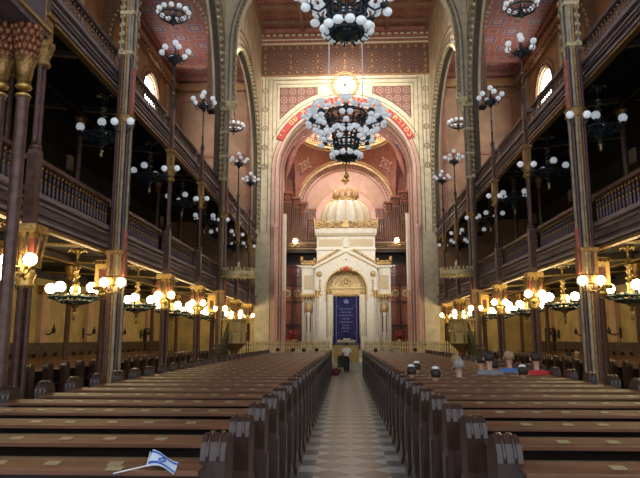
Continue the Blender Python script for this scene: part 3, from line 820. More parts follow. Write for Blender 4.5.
# ------------------------------------------------------------------ slender columns between the main piers
def make_slender():
    t = thing('slender_column','','column')
    # ground storey: two thin shafts behind the fascia line and a spreading gilded capital
    MB().box(-.24,.24,-.24,.24,0,.25).lathe([(.22,.25),(.18,.4),(.15,.5)],(0,0,0),10).build('plinth','iron_brown',t)
    for dx,dy in ((0,-.10),(0,.10),(-.09,0),(.09,0)):
        MB().lathe([(.055,.5),(.05,.6),(.048,2.72),(.06,2.76)],(dx,dy,0),8).build('shaft','iron_brown',t)
    cp = MB().lathe([(.13,2.70),(.17,2.76),(.13,2.84),(.19,2.96),(.15,3.02),(.15,3.08)],(0,0,0),8).box(-.18,.18,-.18,.18,3.08,3.72).box(-.24,.24,-.24,.24,3.72,3.86).build('capital','gilt',t)
    o = MB()
    for a in range(8):
        an = PI/4*a+PI/8; o.tube([(.21*math.cos(an),.21*math.sin(an),3.1),(.24*math.cos(an),.24*math.sin(an),3.35),(.3*math.cos(an),.3*math.sin(an),3.7)],[.015,.035,.03],5)
    for k in range(4):
        an = PI/2*k; o.box(*(sorted((.17*math.cos(an)-.09*abs(math.sin(an)),.19*math.cos(an)+.09*abs(math.sin(an))))),*(sorted((.17*math.sin(an)-.09*abs(math.cos(an)),.19*math.sin(an)+.09*abs(math.cos(an))))),3.2,3.62)
    o.build('leaf_bracket','gilt_dark',cp)
    MB().box(-.2,.2,-.181,.181,3.2,3.6).build('red_panel','shaft_red',cp)
    # post in front of the gallery edge, shaft of the second storey, upper post
    MB().box(-.09,.09,-.11,.11,3.86,5.30).lathe([(.09,5.3),(.12,5.36),(.08,5.44)],(0,0,0),8).build('lower_post','iron_brown',t)
    for dy in (-.075,.075):
        MB().lathe([(.055,5.42),(.05,5.5),(.048,6.95),(.06,7.0)],(0,dy,0),8).build('upper_shaft','iron_brown',t)
    c2 = MB().lathe([(.12,6.95),(.16,7.02),(.12,7.1),(.2,7.35),(.22,7.42)],(0,0,0),8).build('upper_capital','gilt_dark',t)
    MB().box(-.10,.10,-.13,.13,7.42,8.05).box(-.15,.15,-.17,.17,7.95,8.05).build('upper_bracket','gilt_dark',c2)
    MB().box(-.06,.06,-.07,.07,8.05,9.45).lathe([(.06,9.4),(.10,9.46),(.07,9.52)],(0,0,0),8).build('top_post','iron_brown',t)
    index(t); return t
SL = None
for s in (-1,1):
    j = 0
    for y in COLY:
        if y in MAIN: continue
        j += 1
        lab = 'slender brown column with gilded capitals, %s from the camera on the %s' % (ORD[j-1], SIDE[s])
        if SL is None: SL = make_slender(); SL.location = (s*5.88,y*.985,0); SL['label'] = lab; SL['group'] = 'slender gallery columns'
        else: dup(SL,(s*5.88,y*.985,0),0,lab,'slender gallery columns')
# ------------------------------------------------------------------ main clustered piers
def make_pier(s):
    t = thing('clustered_pier','','pier')
    MB().box(-.38,.38,-.42,.42,0,.3).box(-.33,.33,-.36,.36,.3,.55).build('plinth','iron_brown',t)
    core = [( .0,-.26,'gilt_dark'),(-.2,-.18,'iron_brown'),(.2,-.18,'iron_brown'),(-.24,.0,'iron_brown'),(.24,0,'shaft_taupe'),(-.2,.18,'iron_brown'),(.2,.18,'iron_brown'),(.1,-.26,'shaft_taupe'),(-.1,-.26,'iron_brown')]
    MB().box(-.16,.16,-.18,.18,.55,9.2).build('core','dark_wood',t)
    for dx,dy,m in core:
        dxx = dx*(-s)
        c = MB()
        for a,bz in ((.55,3.1),(3.3,7.35),(7.6,12.8)): c.lathe([(.08,a),(.06,a+.1),(.056,bz-.1),(.075,bz)],(dxx,dy,0),8)
        c.build('shaft',m,t)
    for z in (3.1,7.35): MB().lathe([(.33,z),(.38,z+.06),(.33,z+.12),(.40,z+.2),(.36,z+.25)],(0,0,0),12).build('capital_ring','gilt_dark',t)
    MB().box(-.27,.27,-.29,.29,3.35,3.95).box(-.32,.32,-.34,.34,3.9,4.0).build('gilt_block','gilt_dark',t)
    for za,zb in ((3.35,4.5),(7.6,8.9)): MB().lathe([(.12,za),(.10,za+.05),(.10,zb-.05),(.12,zb)],(-s*.27,-.12,0),10).build('red_shaft','shaft_red',t)
    # pale upper pier with small gilt knops
    MB().box(-.22,.22,-.26,.26,9.2,12.9).build('upper_pier','shaft_taupe',t)
    k = MB()
    for i in range(14): k.sphere((s*.12,-.30,9.35+.25*i),.07,6,5); k.sphere((s*.24,-.24,9.35+.25*i),.06,6,5)
    for z in (9.25,10.4,11.6,12.75): k.box(-.27,.27,-.32,.32,z,z+.1)
    k.build('knop','bead',t)
    index(t); return t
for s in (-1,1):
    P = None
    for i,y in enumerate(MAIN):
        lab = 'tall clustered pier with gilded rings, %s one on the %s side' % (('nearer','farther')[i], SIDE[s])
        if P is None: P = make_pier(s); P.scale = (.72,.72,1); P.location = (s*5.86,y*.985,0); P['label'] = lab; P['group'] = 'clustered piers'
        else: dup(P,(s*5.86,y*.985,0),0,lab,'clustered piers')
# gilded capital unit behind each main pier (under the gallery)
for s in (-1,1):
    for i,y in enumerate(MAIN):
        t = thing('gallery_capital_column','brown column with ornate gilded capital standing just behind the %s %s pier' % (('nearer','farther')[i],SIDE[s]),'column',(s*6.42,y+.45,0))
        MB().box(-.2,.2,-.2,.2,0,.3).lathe([(.14,.3),(.11,.5),(.10,2.8),(.14,2.85)],(0,0,0),10).build('shaft','iron_brown',t)
        cp = MB().lathe([(.13,2.85),(.19,2.95),(.15,3.05)],(0,0,0),10).box(-.2,.2,-.2,.2,3.05,3.84).build('capital','gilt',t)
        MB().box(-.09,.09,-.215,.215,3.2,3.6).build('red_panel','shaft_red',cp)
        if i == 0:
            q = MB()
            for k in range(5): q.sphere((-.2+.1*k,-.22,3.1),.05,6,5); q.sphere((-.2+.1*k,-.22,3.78),.05,6,5)
            q.build('leaf_carving','gilt_dark',cp)

# ------------------------------------------------------------------ near columns of the rear gallery at left
for k,(x,y) in enumerate(((-5.56,9.0),(-5.20,9.05))):
    t = thing('rear_gallery_column','thick near column with a gold-leafed capital at the left edge, %s of the pair' % ('outer','inner')[k],'column',(x,y,0),0,'paired columns of the rear gallery')
    MB().lathe([(.2,0),(.2,.3),(.12,.45),(.10,.6),(.095,5.55),(.11,5.6)],(0,0,0),14).build('shaft','iron_brown',t)
    MB().lathe([(.105,5.6),(.125,5.63),(.105,5.66)],(0,0,0),14).lathe([(.105,5.74),(.13,5.78),(.105,5.82)],(0,0,0),14).build('gilt_ring','gilt',t)
    MB().lathe([(.10,5.82),(.13,6.1),(.17,6.3)],(0,0,0),14).build('fluted_neck','gilt_dark',t)
    c = MB()
    for a in range(12):
        for zq,rq in ((6.30,.13),(6.42,.15),(6.54,.17),(6.66,.19),(6.76,.2)):
            an = PI/6*(a+.5*(int(zq*100)//12%2)); c.sphere((rq*math.cos(an),rq*math.sin(an),zq),.05,6,5,sz=1.4)
    c.lathe([(.13,6.25),(.2,6.8)],(0,0,0),12)
    c.build('capital','gilt_copper',t)
gb = thing('rear_gallery_beam','dark purple beam edged in gold over the near columns at left','beam',(-5.35,0,6.8))
MB().box(-.36,.30,2.6,9.42,0,.16).box(-.30,.24,2.6,9.36,.16,1.4).build('beam_body','iron_purple',gb)
MB().box(.30,.34,2.6,9.44,.10,.15).box(-.36,.34,9.42,9.45,.10,.15).box(-.02,.06,9.36,9.42,.3,1.4).build('gold_edge','gilt',gb)
MB().box(-.30,.24,9.365,9.40,.3,1.4).build('painted_panel','wall_orange',gb)

# ------------------------------------------------------------------ chandeliers
globe_hi = MB().sphere((0,0,0),1,16,10)
GL = {}
def globe(parent, p, r, m='globe_white'):
    k = (m,)
    if k not in GL:
        o = MB().sphere((0,0,0),1,16,10).build('globe',m,parent); GL[k] = o
    else:
        o = GL[k].copy(); COL.objects.link(o); o.parent = parent
    o.location = p; o.scale = (r,)*3
    return o
def small_chandelier(lit, drop, n=6, R=.55, gr=.115, B=.4):
    t = thing('gallery_chandelier','','chandelier')
    b = MB().lathe([(.001,-.42),(.06,-.38),(.04,-.3),(.16,-.2),(.24,-.08),(.20,.02),(.09,.14),(.065,.3),(.10,.36),(.06,.42),(.055,.8),(.10,.86),(.04,.92),(.03,drop-.2),(.10,drop-.1),(.12,drop)],(0,0,0),10).build('stem','brass' if lit else 'black_iron',t)
    w = MB().ring((0,0,.0),B,.025,24,5).ring((0,0,-.1),B*.62,.025,18,5).ring((0,0,-.17),B*.3,.02,14,5)
    for k in range(16):
        a = 2*PI*k/16; c_,s_ = math.cos(a),math.sin(a); w.tube([(.08*c_,.08*s_,-.2),(B*.62*c_,B*.62*s_,-.1),(B*c_,B*s_,0),(B*.8*c_,B*.8*s_,.08)],.016,4)
        w.sphere((B*.45*c_,B*.45*s_,.03 if k % 2 else -.1),.075,5,4).sphere((B*.8*c_,B*.8*s_,-.02),.05,5,4)
    w.build('basket','black_iron',t)
    MB().lathe([(.001,-.66),(.06,-.58),(.03,-.5),(.08,-.43),(.001,-.4)],(0,0,0),8).build('finial','brass',t)
    q = MB().lathe([(.06,.34),(.12,.38),(.06,.42)],(0,0,0),8).lathe([(.06,.84),(.12,.88),(.06,.92)],(0,0,0),8)
    for k in range(10): q.sphere((.075*math.cos(k*1.3),.075*math.sin(k*1.3),.44+.04*k),.032,5,4)
    for k in range(4): q.tube([(.05*math.cos(k*PI/2),.05*math.sin(k*PI/2),drop-.12),(.2*math.cos(k*PI/2),.2*math.sin(k*PI/2),drop-.05),(.26*math.cos(k*PI/2),.26*math.sin(k*PI/2),drop-.12)],.03,5)
    q.build('gilt_knot','brass',t)
    q = MB()
    for k in range(9): q.sphere((B*.30*math.cos(k*.7),B*.30*math.sin(k*.7),-.02+.1*(k%2)),.05,6,4)
    q.build('glint_bead','glass_dim',t)  # pale beads added to put glints into the dark basket
    for k in range(n):
        a = 2*PI*k/n+.35; c_,s_ = math.cos(a),math.sin(a)
        ar = MB().tube([(.05*c_,.05*s_,-.05),(.25*c_,.25*s_,-.16),(.45*c_,.45*s_,-.10),(R*c_,R*s_,.0),(R*c_,R*s_,.12)],.018,5).lathe([(.02,.08),(.06,.12),(.05,.16)],(R*c_,R*s_,0),8).build('arm','black_iron',t)
        globe(ar,(R*c_,R*s_,.14+gr*.9),gr,'globe_lit' if lit else 'globe_white')
    index(t); return t
CHY = [12.9,17.2,21.7,26.2,30.6,34.9,39.1]
CL = small_chandelier(True,1.45,5,.70,.145,.72); CU = small_chandelier(False,1.35,4,.62,.125,.6)
usedL = usedU = False
for s in (-1,1):
    for i,y in enumerate(CHY):
        x = s*(7.55 if y > 20 else 7.8)
        lab = 'lit brass globe chandelier under the %s gallery, %s from the camera' % (SIDE[s], ORD[i])
        if not usedL: CL.location = (x,y,2.95); CL['label'] = lab; CL['group'] = 'lit chandeliers under the galleries'; usedL = True; o = CL
        else: o = dup(CL,(x,y,2.95),i*.4,lab,'lit chandeliers under the galleries')
        L = bpy.data.lights.get('warm_globes') or bpy.data.lights.new('warm_globes','POINT')
        L.energy = 48; L.color = (1,.72,.34); L.shadow_soft_size = .3
        lo = bpy.data.objects.new('bulb_light',L); COL.objects.link(lo); lo.parent = o; lo.location = (0,0,.35)
        if i == 0 : continue
        lab = 'unlit iron globe chandelier in the %s lower gallery, %s from the camera' % (SIDE[s], ORD[i-1])
        y2 = y; zc = 7.75 if y2 > 20 else 7.55
        zc = 7.75
        if not usedU: CU.location = (s*7.3,y2,zc); CU['label'] = lab; CU['group'] = 'dark chandeliers of the lower galleries'; usedU = True
        else: dup(CU,(s*7.3,y2,zc),i*.5+.2,lab,'dark chandeliers of the lower galleries')

# torcheres standing on the upper gallery posts
def make_torch():
    t = thing('torchere','','lamp')
    st = MB().lathe([(.07,0),(.09,.05),(.04,.12),(.035,.5),(.06,.55),(.03,.6),(.03,1.0),(.06,1.05),(.03,1.1),(.025,1.55),(.05,1.6)],(0,0,0),8).build('stem','black_iron',t)
    MB().lathe([(.04,.52),(.065,.55),(.04,.58)],(0,0,0),8).lathe([(.04,1.02),(.065,1.05),(.04,1.08)],(0,0,0),8).build('knop','brass',st)
    b = MB().lathe([(.03,1.55),(.12,1.7),(.16,1.85),(.05,1.9),(.03,2.2)],(0,0,0),8)
    b.ring((0,0,1.85),.25,.018,16,5)
    for k in range(12): b.sphere((.2*math.cos(k*PI/6),.2*math.sin(k*PI/6),1.8),.045,5,4)
    b.build('basket','black_iron',t)
    for k in range(7):
        a = 2*PI*k/6; R = .46 if k < 6 else 0; z = 1.95 if k < 6 else 2.3
        c_,s_ = math.cos(a),math.sin(a)
        ar = MB().tube([(.05*c_,.05*s_,1.75),(.3*c_,.3*s_,1.72),(R*c_,R*s_,z-.12),(R*c_,R*s_,z)],.018,5).build('arm','black_iron',t)
        globe(ar,(R*c_,R*s_,z+.11),.105)
    index(t); return t
T = None
for s in (-1,1):
    j = 0
    for y in (19.8,24.2,32.8,37.0):
        j += 1
        lab = 'torchere with white globes on the %s upper rail, %s from the camera' % (SIDE[s], ORD[j-1])
        loc = (s*5.88,y*.985,9.5)
        if T is None: T = make_torch(); T.location = loc; T['label'] = lab; T['group'] = 'torcheres on the gallery rail'
        else: dup(T,loc,j*.3,lab,'torcheres on the gallery rail')
# wall-side bracket lamps at the column capitals (three globes towards the nave)
def make_bracket(lit):
    t = thing('bracket_lamp','','lamp')
    b = MB().lathe([(.03,-.1),(.06,-.04),(.03,.05),(.03,.3)],(0,0,0),8).tube([(0,.25,-.05),(0,.1,-.12),(0,0,-.05)],.02,5).build('bracket','brass' if lit else 'gilt_dark',t)
    for k in range(2):
        a = -PI/2+(k-.5)*1.9; c_,s_ = math.cos(a),math.sin(a)
        ar = MB().tube([(0,0,0),(.15*c_,.15*s_,-.06),(.26*c_,.26*s_,.02),(.26*c_,.26*s_,.1)],.016,5).build('arm','brass' if lit else 'black_iron',t)
        globe(ar,(.26*c_,.26*s_,.2),.115 if lit else .10,'globe_lit' if lit else 'globe_white')
    index(t); return t
BL,BU = make_bracket(True), make_bracket(False); ul = uu = False
for s in (-1,1):
    for i,y in enumerate(COLY):
        far = 'bracket beside the %s column' % ORD[i]
        lab = 'lit three-globe %s on the %s side, below the galleries' % (far, SIDE[s]); loc = (s*5.82,y-.42,2.98)
        if not ul: BL.location = loc; BL['label'] = lab; BL['group'] = 'lit bracket lamps'; ul = True
        else: dup(BL,loc,0,lab,'lit bracket lamps')
        if i == 0: continue
        lab = 'white three-globe %s on the %s side, between the galleries' % (far, SIDE[s]); loc = (s*5.80,y-.40,7.15)
        if not uu: BU.location = loc; BU['label'] = lab; BU['group'] = 'unlit bracket lamps'; uu = True
        else: dup(BU,loc,0,lab,'unlit bracket lamps')

# ring chandeliers in the big side arches
def make_ringc():
    t = thing('ring_chandelier','','chandelier')
    b = MB().ring((0,0,0),.55,.03,28,6).ring((0,0,-.12),.35,.025,22,6)
    for k in range(12):
        a = 2*PI*k/12; b.tube([(.55*math.cos(a),.55*math.sin(a),0),(.35*math.cos(a),.35*math.sin(a),-.12),(.1*math.cos(a),.1*math.sin(a),-.2)],.015,4)
    b.lathe([(.001,-.42),(.06,-.36),(.03,-.28),(.12,-.18),(.06,0),(.03,.2),(.06,.3),(.02,.4),(.02,4.2)],(0,0,0),8)
    b.build('frame','black_iron',t)
    for k in range(12):
        a = 2*PI*k/12+.13; x,y = .58*math.cos(a),.58*math.sin(a)
        ar = MB().tube([(x*.9,y*.9,0),(x,y,.08)],.015,5).lathe([(.02,.04),(.05,.08),(.04,.1)],(x,y,0),6).build('cup','brass',t)
        globe(ar,(x,y,.19),.105)
    index(t); return t
R1 = None
for s in (-1,1):
    for i,(y,x) in enumerate(((22.0,6.75),(34.9,6.7))):
        lab = 'round chandelier ringed with white globes hanging in the %s %s arch' % (('nearer','farther')[i], SIDE[s])
        if R1 is None: R1 = make_ringc(); R1.location = (s*x,y,14.3); R1['label'] = lab; R1['group'] = 'ring chandeliers in the side arches'
        else: dup(R1,(s*x,y,14.3),0,lab,'ring chandeliers in the side arches')

# the two great nave chandeliers
def great():
    t = thing('great_chandelier','','chandelier')
    # bottom at 0, top about 2.6; body of dark iron tiers
    body = MB()
    for z,R in ((.22,.36),(.55,.40),(.95,.44),(1.35,.50),(1.75,.62),(2.15,.72)):
        body.ring((0,0,z),R,.035,32,6); body.ring((0,0,z+.12),R*.9,.022,28,5)
    for k in range(16):
        a = 2*PI*k/16; c_,s_ = math.cos(a),math.sin(a)
        body.tube([(.30*c_,.30*s_,.12),(.36*c_,.36*s_,.22),(.40*c_,.40*s_,.55),(.44*c_,.44*s_,.95),(.5*c_,.5*s_,1.35),(.62*c_,.62*s_,1.75),(.72*c_,.72*s_,2.15),(.6*c_,.6*s_,2.4)],.026,5)
        for z,R in ((.4,.4),(.75,.42),(1.15,.47),(1.55,.56),(1.95,.68)): body.sphere((R*c_,R*s_,z),.065,5,4)
    body.lathe([(.001,.0),(.12,.04),(.26,.12),(.32,.2),(.30,.24)],(0,0,0),18)
    body.build('iron_body','black_iron',t)
    MB().lathe([(.001,-.75),(.05,-.7),(.11,-.62),(.05,-.5),(.025,-.4),(.045,-.2),(.02,-.1),(.03,0)],(0,0,0),10).build('pendant','gilt',t)
    MB().lathe([(.05,.1),(.05,2.6),(.10,2.7),(.04,2.8)],(0,0,0),10).build('brass_core','brass',t)
    ro = MB()
    for s in (-1,1): ro.tube([(s*.60,0,2.3),(s*.60,0,17.9)],.022,4)
    ro.build('suspension_rod','globe_white',t)
    tiers = [(.30,.52,12,1),(.62,.60,0,1),(1.20,.82,8,3),(2.00,1.28,8,5)]
    # bottom ring of globes
    for k in range(12):
        a = 2*PI*(k+.5)/12; c_,s_ = math.cos(a),math.sin(a)
        ar = MB().tube([(.34*c_,.34*s_,.22),(.46*c_,.46*s_,.12),(.50*c_,.50*s_,.2)],.02,5).build('arm','black_iron',t); globe(ar,(.50*c_,.50*s_,.32),.115)
    # middle tier: eight arms, each a cluster of four globes
    for k in range(8):
        a = 2*PI*(k+.5)/8
        def W(r,z,da=0): return (r*math.cos(a+da),r*math.sin(a+da),z)
        ar = MB().tube([W(.44,1.0),W(.62,.85),W(.82,.95),W(.88,1.1)],.03,5).sphere(W(.82,.98),.09,6,5).tube([W(.82,1.0),W(.80,1.1,.22)],.018,4).tube([W(.82,1.0),W(.80,1.1,-.22)],.018,4).build('arm','black_iron',t)
        for r,z,da in ((.98,1.24,0),(.82,1.2,.24),(.82,1.2,-.24),(.74,1.38,0),(.92,.88,.14)): globe(ar,W(r,z,da),.112)
    # upper tier: eight large arms with spreading clusters of nine
    for k in range(8):
        a = 2*PI*k/8
        def W(r,z,da=0): return (r*math.cos(a+da),r*math.sin(a+da),z)
        ar = MB().tube([W(.58,1.9),W(.85,1.72),W(1.15,1.82),W(1.30,2.0)],.035,5).sphere(W(1.2,1.95),.14,6,5).tube([W(1.2,1.9),W(1.15,2.0,.2)],.02,4).tube([W(1.2,1.9),W(1.15,2.0,-.2)],.02,4).tube([W(1.0,1.75),W(1.05,1.6)],.02,4).build('arm','black_iron',t)
        for r,z,da in ((1.52,2.12,0),(1.36,2.08,.17),(1.36,2.08,-.17),(1.18,2.14,.26),(1.18,2.14,-.26),(1.32,2.36,.09),(1.32,2.36,-.09),(1.16,2.42,0),(1.34,1.72,.10),(1.34,1.72,-.10),(1.1,1.5,0)): globe(ar,W(r,z,da),.112)
    index(t); return t
GC = great(); GC.location = (0,22.0,8.28); GC.scale = (1.06,1.06,.86); GC['label'] = 'great dark iron chandelier laden with white globes before the chancel arch, the farther one'
G2 = dup(GC,(.0,12.6,8.28),PI/8,'nearer great iron chandelier with white globes, cut by the top edge of the photo')
G2.scale = (1,1,.86)
for c_ in [c_ for c_ in COL.objects if c_.parent == G2 and c_.name.startswith('pendant')]: bpy.data.objects.remove(c_)

# ------------------------------------------------------------------ pulpits with hanging canopies
for s in (-1,1):
    cn = thing('pulpit_canopy','pale gilded crown-like canopy hanging over the %s pulpit' % SIDE[s],'canopy',(s*5.02,28.0,4.75))
    MB().lathe([(.72,-.12),(.76,-.05),(.74,.12),(.70,.14),(.66,0),(.5,.05),(.22,.18),(.10,.3),(.05,.45),(.09,.52),(.001,.65)],(0,0,0),20).build('sounding_board','gilt_pale',cn)
    q = MB()
    for k in range(24): q.sphere((.73*math.cos(k*PI/12),.73*math.sin(k*PI/12),.20),.055,6,5,sz=1.5); q.sphere((.74*math.cos(k*PI/12),.74*math.sin(k*PI/12),-.14),.04,5,4)
    q.build('cresting','gilt_pale',cn)
    MB().tube([(0,0,.6),(0,0,3.2),(s*.7,.4,3.9)],.02,5).build('rod','brass',cn)
    pp = thing('pulpit','carved gilded pulpit with a stair beside the %s farther pier' % SIDE[s],'pulpit',(s*5.15,28.0,0))
    MB().lathe([(.32,0),(.32,.15),(.14,.3),(.12,1.0),(.2,1.25),(.5,1.55),(.55,1.6)],(0,0,0),8,smooth=False).build('pedestal','gilt_dark',pp)
    bd = MB().lathe([(.55,1.6),(.52,1.7),(.52,2.55),(.62,2.62),(.62,2.7),(.50,2.7),(.50,1.75),(.001,1.74)],(0,0,0),8,smooth=False).build('body','cream_lower',pp)
    q = MB()
    for k in range(8):
        a = PI/4*k; q.tube([(.54*math.cos(a),.54*math.sin(a),1.65),(.54*math.cos(a),.54*math.sin(a),2.6)],.03,6)
        a += PI/8; q.ring((.50*math.cos(a),.50*math.sin(a),2.15),.10,.02,10,4)
    q.build('carving','gilt',bd)
    q = MB()
    for k in range(9): q.box(s*(.2+.02),s*(.85),-.5-.26*k-.26,-.5-.26*k,1.55-.18*k-.1,1.55-.18*k)
    q.build('stair','dark_wood',pp)
    q = MB().tube([(s*.2,-.45,2.5),(s*.2,-2.85,.85)],.04,6)
    for k in range(10): q.tube([(s*.2,-.5-.25*k,1.55-.17*k),(s*.2,-.5-.25*k,2.45-.17*k)],.022,5)
    q.prism([(-.45,1.45),(-2.85,-.1+.1),(-2.85,.55),(-.45,2.1)],'x',s*.17,s*.2)
    q.build('stair_rail','leaf',pp)

# ------------------------------------------------------------------ lower wall furnishings: doors, brackets, lanterns, far windows
k = 0
for s in (-1,1):
    for i,y in enumerate((10.3,20.6,30.9,37.5)):
        k += 1
        d = MB().box(s*12.16,s*12.3,y-.6,y+.6,0,2.35); d = d.build('door_%d' % k,'door_wood'); d['kind'] = 'structure'
        MB().box(s*12.08,s*12.18,y-.7,y-.6,0,2.45).box(s*12.08,s*12.18,y+.6,y+.7,0,2.45).box(s*12.08,s*12.18,y-.7,y+.7,2.35,2.45).build('door_frame','dark_wood',d)
        MB().sphere((s*12.13,y+.45,1.05),.04,6,5).build('door_handle','brass',d)
    for i in range(8):
        y = 8.3+4.0*i
        w = thing('wall_bracket','dark iron bracket on the %s outer wall, %s from the camera' % (SIDE[s],ORD[i]),'bracket',(s*12.28,y,2.05),0,'dark wall brackets of the lower aisles')
        MB().box(-.04,0.0,-.1,.1,-.2,.25) if False else None
        MB().box(-s*.05,0,-.11,.11,-.22,.25).tube([(0,0,0),(-s*.3,0,-.08),(-s*.5,0,.02)],.03,5).build('arm','black_iron',w)
        MB().lathe([(.03,-.05),(.08,.0),(.09,.12),(.03,.2),(.02,.3)],(-s*.5,0,.02),8).build('lamp_cup','black_iron',w)
        if i < 7:
            w = thing('lantern','grey glass lantern on the %s gallery wall, %s from the camera' % (SIDE[s],ORD[i]),'lantern',(s*11.9,y+2,7.0),0,'grey lanterns of the lower galleries')
            MB().box(-.16,.16,-.16,.16,-.35,.2).build('glass','glass_dim',w)
            MB().box(-.19,.19,-.19,.19,.2,.26).box(-.19,.19,-.19,.19,-.41,-.35).tube([(0,0,.26),(0,0,.6),(s*.38,0,.6)],.02,5).build('frame','black_iron',w)
# gallery benches seen through the balusters
for s in (-1,1):
    for j in range(3):
        for i in range(7):
            y0,y1 = BAYE[i]+.3,BAYE[i+1]-.3
            z = 4.5+.28*j
            o = thing('gallery_bench','dark bench, %s lower gallery, %s bay from the camera, %s from railing' % (SIDE[s],ORD[i],ORD[j]),'bench',(s*(8.6+1.0*j),y0,z-.0),0,'gallery benches')
            MB().box(-.2,.2,0,y1-y0,.38,.44).build('seat','dark_wood',o)
            MB().box(s*.2,s*.25,0,y1-y0,.38,.95).build('backrest','iron_brown',o)
            MB().box(-.2,.2,0,.06,0,.38).box(-.2,.2,y1-y0-.06,y1-y0,0,.38).build('support','dark_wood',o)
# arched window glimpsed at the far left under the gallery
for s in (-1,):
    g = MB()
    for dz in range(3):
        for dy in range(2): g.lathe([(.001,0),(.16,0),(.16,.04),(.001,.04)],(0,0,0),10) if False else g.sphere((s*12.27,13.4+.42*dy+.2*(dz%2),2.6+.34*dz),.14,8,6)
    o = g.build('window_8','glass_dim'); o['kind'] = 'structure'

# ------------------------------------------------------------------ pews
PITCH = .85
def end_poly(d=0):
    # outline in (y,z): rounded scroll top, waisted upright, spreading foot
    pts = [(-.26,0),(.26,0),(.26,.14),(.17,.2),(.15,.5),(.11,.9),(.13,1.05)]
    pts += [(.0+.135*math.cos(a*PI/8),1.13+.135*math.sin(a*PI/8)) for a in range(0,9)]
    pts += [(-.11,.9),(-.15,.5),(-.17,.2),(-.26,.14)]
    return pts
def make_pew(L, plates, name='pew'):
    """origin at the aisle end; runs along +x; back plane at y=0"""
    t = thing(name,'','pew')
    b = MB().box(.12,L-.12,-.02,.03,.12,1.09).box(.12,L-.12,-.02,.045,1.09,1.115)
    for k in range(int(L/.62)): b.box(.2+.62*k,.24+.62*k,-.03,-.02,.2,.95)
    b.build('backrest','pew_wood',t)
    MB().box(.12,L-.12,.03,.46,.42,.46).box(.12,L-.12,.40,.43,.12,.42).build('seat','pew_wood',t)
    dk = MB().prism([(-.24,1.078),(-.24,1.096),(-.02,1.118),(-.02,1.10)],'x',.12,L-.12).box(.12,L-.12,-.255,-.235,1.074,1.10)
    dk = dk.build('book_desk','desk_wood',t)
    MB().box(.12,L-.12,-.22,-.02,.74,.76).build('book_shelf','pew_wood',t)
    for x,nm in ((0,'bench_end'),(L-.14,'bench_end')):
        e = MB().prism(end_poly(),'x',x,x+.14).box(x-.02,x+.16,-.28,.28,0,.10)
        e = e.build(nm,'pew_end',t)
        f = MB()
        for dx in (.04,.10): f.ring((x+dx,0,1.13),.135,.012,12,4,0,PI,axis='x')
        xo = x-.012 if x == 0 else x+.14
        f.box(xo,xo+.012,-.09,.09,.3,.85)
        f.build('end_moulding','pew_end',e)
    for i in range(plates):
        x = .45+(L-.9)*(i+.5)/plates
        p = MB().prism([(-.15,1.099),(-.15,1.107),(-.09,1.113),(-.09,1.105)],'x',x-.04,x+.04).build('number_plate','plate',dk)
        p.location = (random.uniform(-.03,.03),0,.003)
    index(t); return t
NROW = 33
LN = 3.26
def place_pews(P, x, s, side_txt, rows, y0, rz_flip):
    for i in range(rows):
        y = y0+PITCH*i
        lab = '%s, %s row from the camera' % (side_txt, ordw(i+1))
        if i == 0: P.location = (x,y,0); P['label'] = lab; P['group'] = side_txt
        else:
            o = dup(P,(x,y,0),0,lab,side_txt)
            if i > 0:
                pass
P = make_pew(LN,7); place_pews(P,.75,1,'dark wooden pew right of the central aisle',NROW,3.65,False)
P = make_pew(LN,7); place_pews(P,-.75-LN,-1,'dark wooden pew left of the central aisle',NROW,3.65,False)
LS = 5.2
P = make_pew(LS,4); place_pews(P,6.75,1,'dark pew beneath the right gallery',36,5.35,False)
P = make_pew(LS,4); place_pews(P,-6.75-LS,-1,'dark pew beneath the left gallery',36,5.35,False)

# fence in front of the platform
def make_fence(x0,x1,lab):
    t = thing('gilded_fence',lab,'fence',(x0,34.75,.5)); t.scale = (1,1,1.18)
    w = x1-x0
    MB().box(0,w,-.03,.03,.08,.13).box(0,w,-.03,.03,.68,.74).build('rail','fence_gold',t)
    n = min(48,int(w/.13))
    for k in range(n):
        x = w*(k+.5)/n
        MB().tube([(x,0,0),(x,0,.85)],.036,5).lathe([(.03,.80),(.062,.88),(.03,.96),(.001,1.02)],(x,0,0),6).sphere((x,0,.4),.058,6,4).build('picket','fence_gold',t)
    return t
make_fence(-6.2,-.95,'low gilded picket fence left of the aisle, in front of the platform')
make_fence(.95,6.2,'low gilded picket fence right of the aisle, in front of the platform')

# ------------------------------------------------------------------ things left on the pews
fl = thing('paper_flag','small white and blue flag on a stick lying on the nearest left pew desk','flag',(-1.15,3.40,1.09),0)
vs = []; nx,ny = 10,8
def flag_z(u,v): return .03+.02*math.sin(3.5*u+1.5*v)+.035*v-.015*u
for i in range(nx+1):
    for j in range(ny+1):
        u,v = i/nx,j/ny; vs.append((.17*u-.03*v, .20*v-.08*u, flag_z(u,v)))
F = MB().add(vs,[(i*(ny+1)+j,(i+1)*(ny+1)+j,(i+1)*(ny+1)+j+1,i*(ny+1)+j+1) for i in range(nx) for j in range(ny)],True)
cl = F.build('cloth','paper_white',fl)
sb = MB()
for v0,v1 in ((.10,.24),(.76,.90)):
    q = []
    for i in range(nx+1):
        u = i/nx
        for v in (v0,v1): q.append((.17*u-.03*v,.20*v-.08*u,flag_z(u,v)+.003))
    sb.add(q,[(2*i,2*i+2,2*i+3,2*i+1) for i in range(nx)],True)
for rot in (0,PI):
    pts = [(.07+.026*math.cos(rot+PI/2+2*PI*k/3),.045+.022*math.sin(rot+PI/2+2*PI*k/3),flag_z(.5,.5)+.006+.011*math.sin(rot+PI/2+2*PI*k/3)) for k in range(4)]
    sb.tube(pts,.004,4)
sb.build('blue_stripes','flag_blue',cl)
MB().tube([(-.17,-.03,.0),(.0,.0,.035),(-.03,.15,.08)],.004,5).build('stick','cap_white',fl)
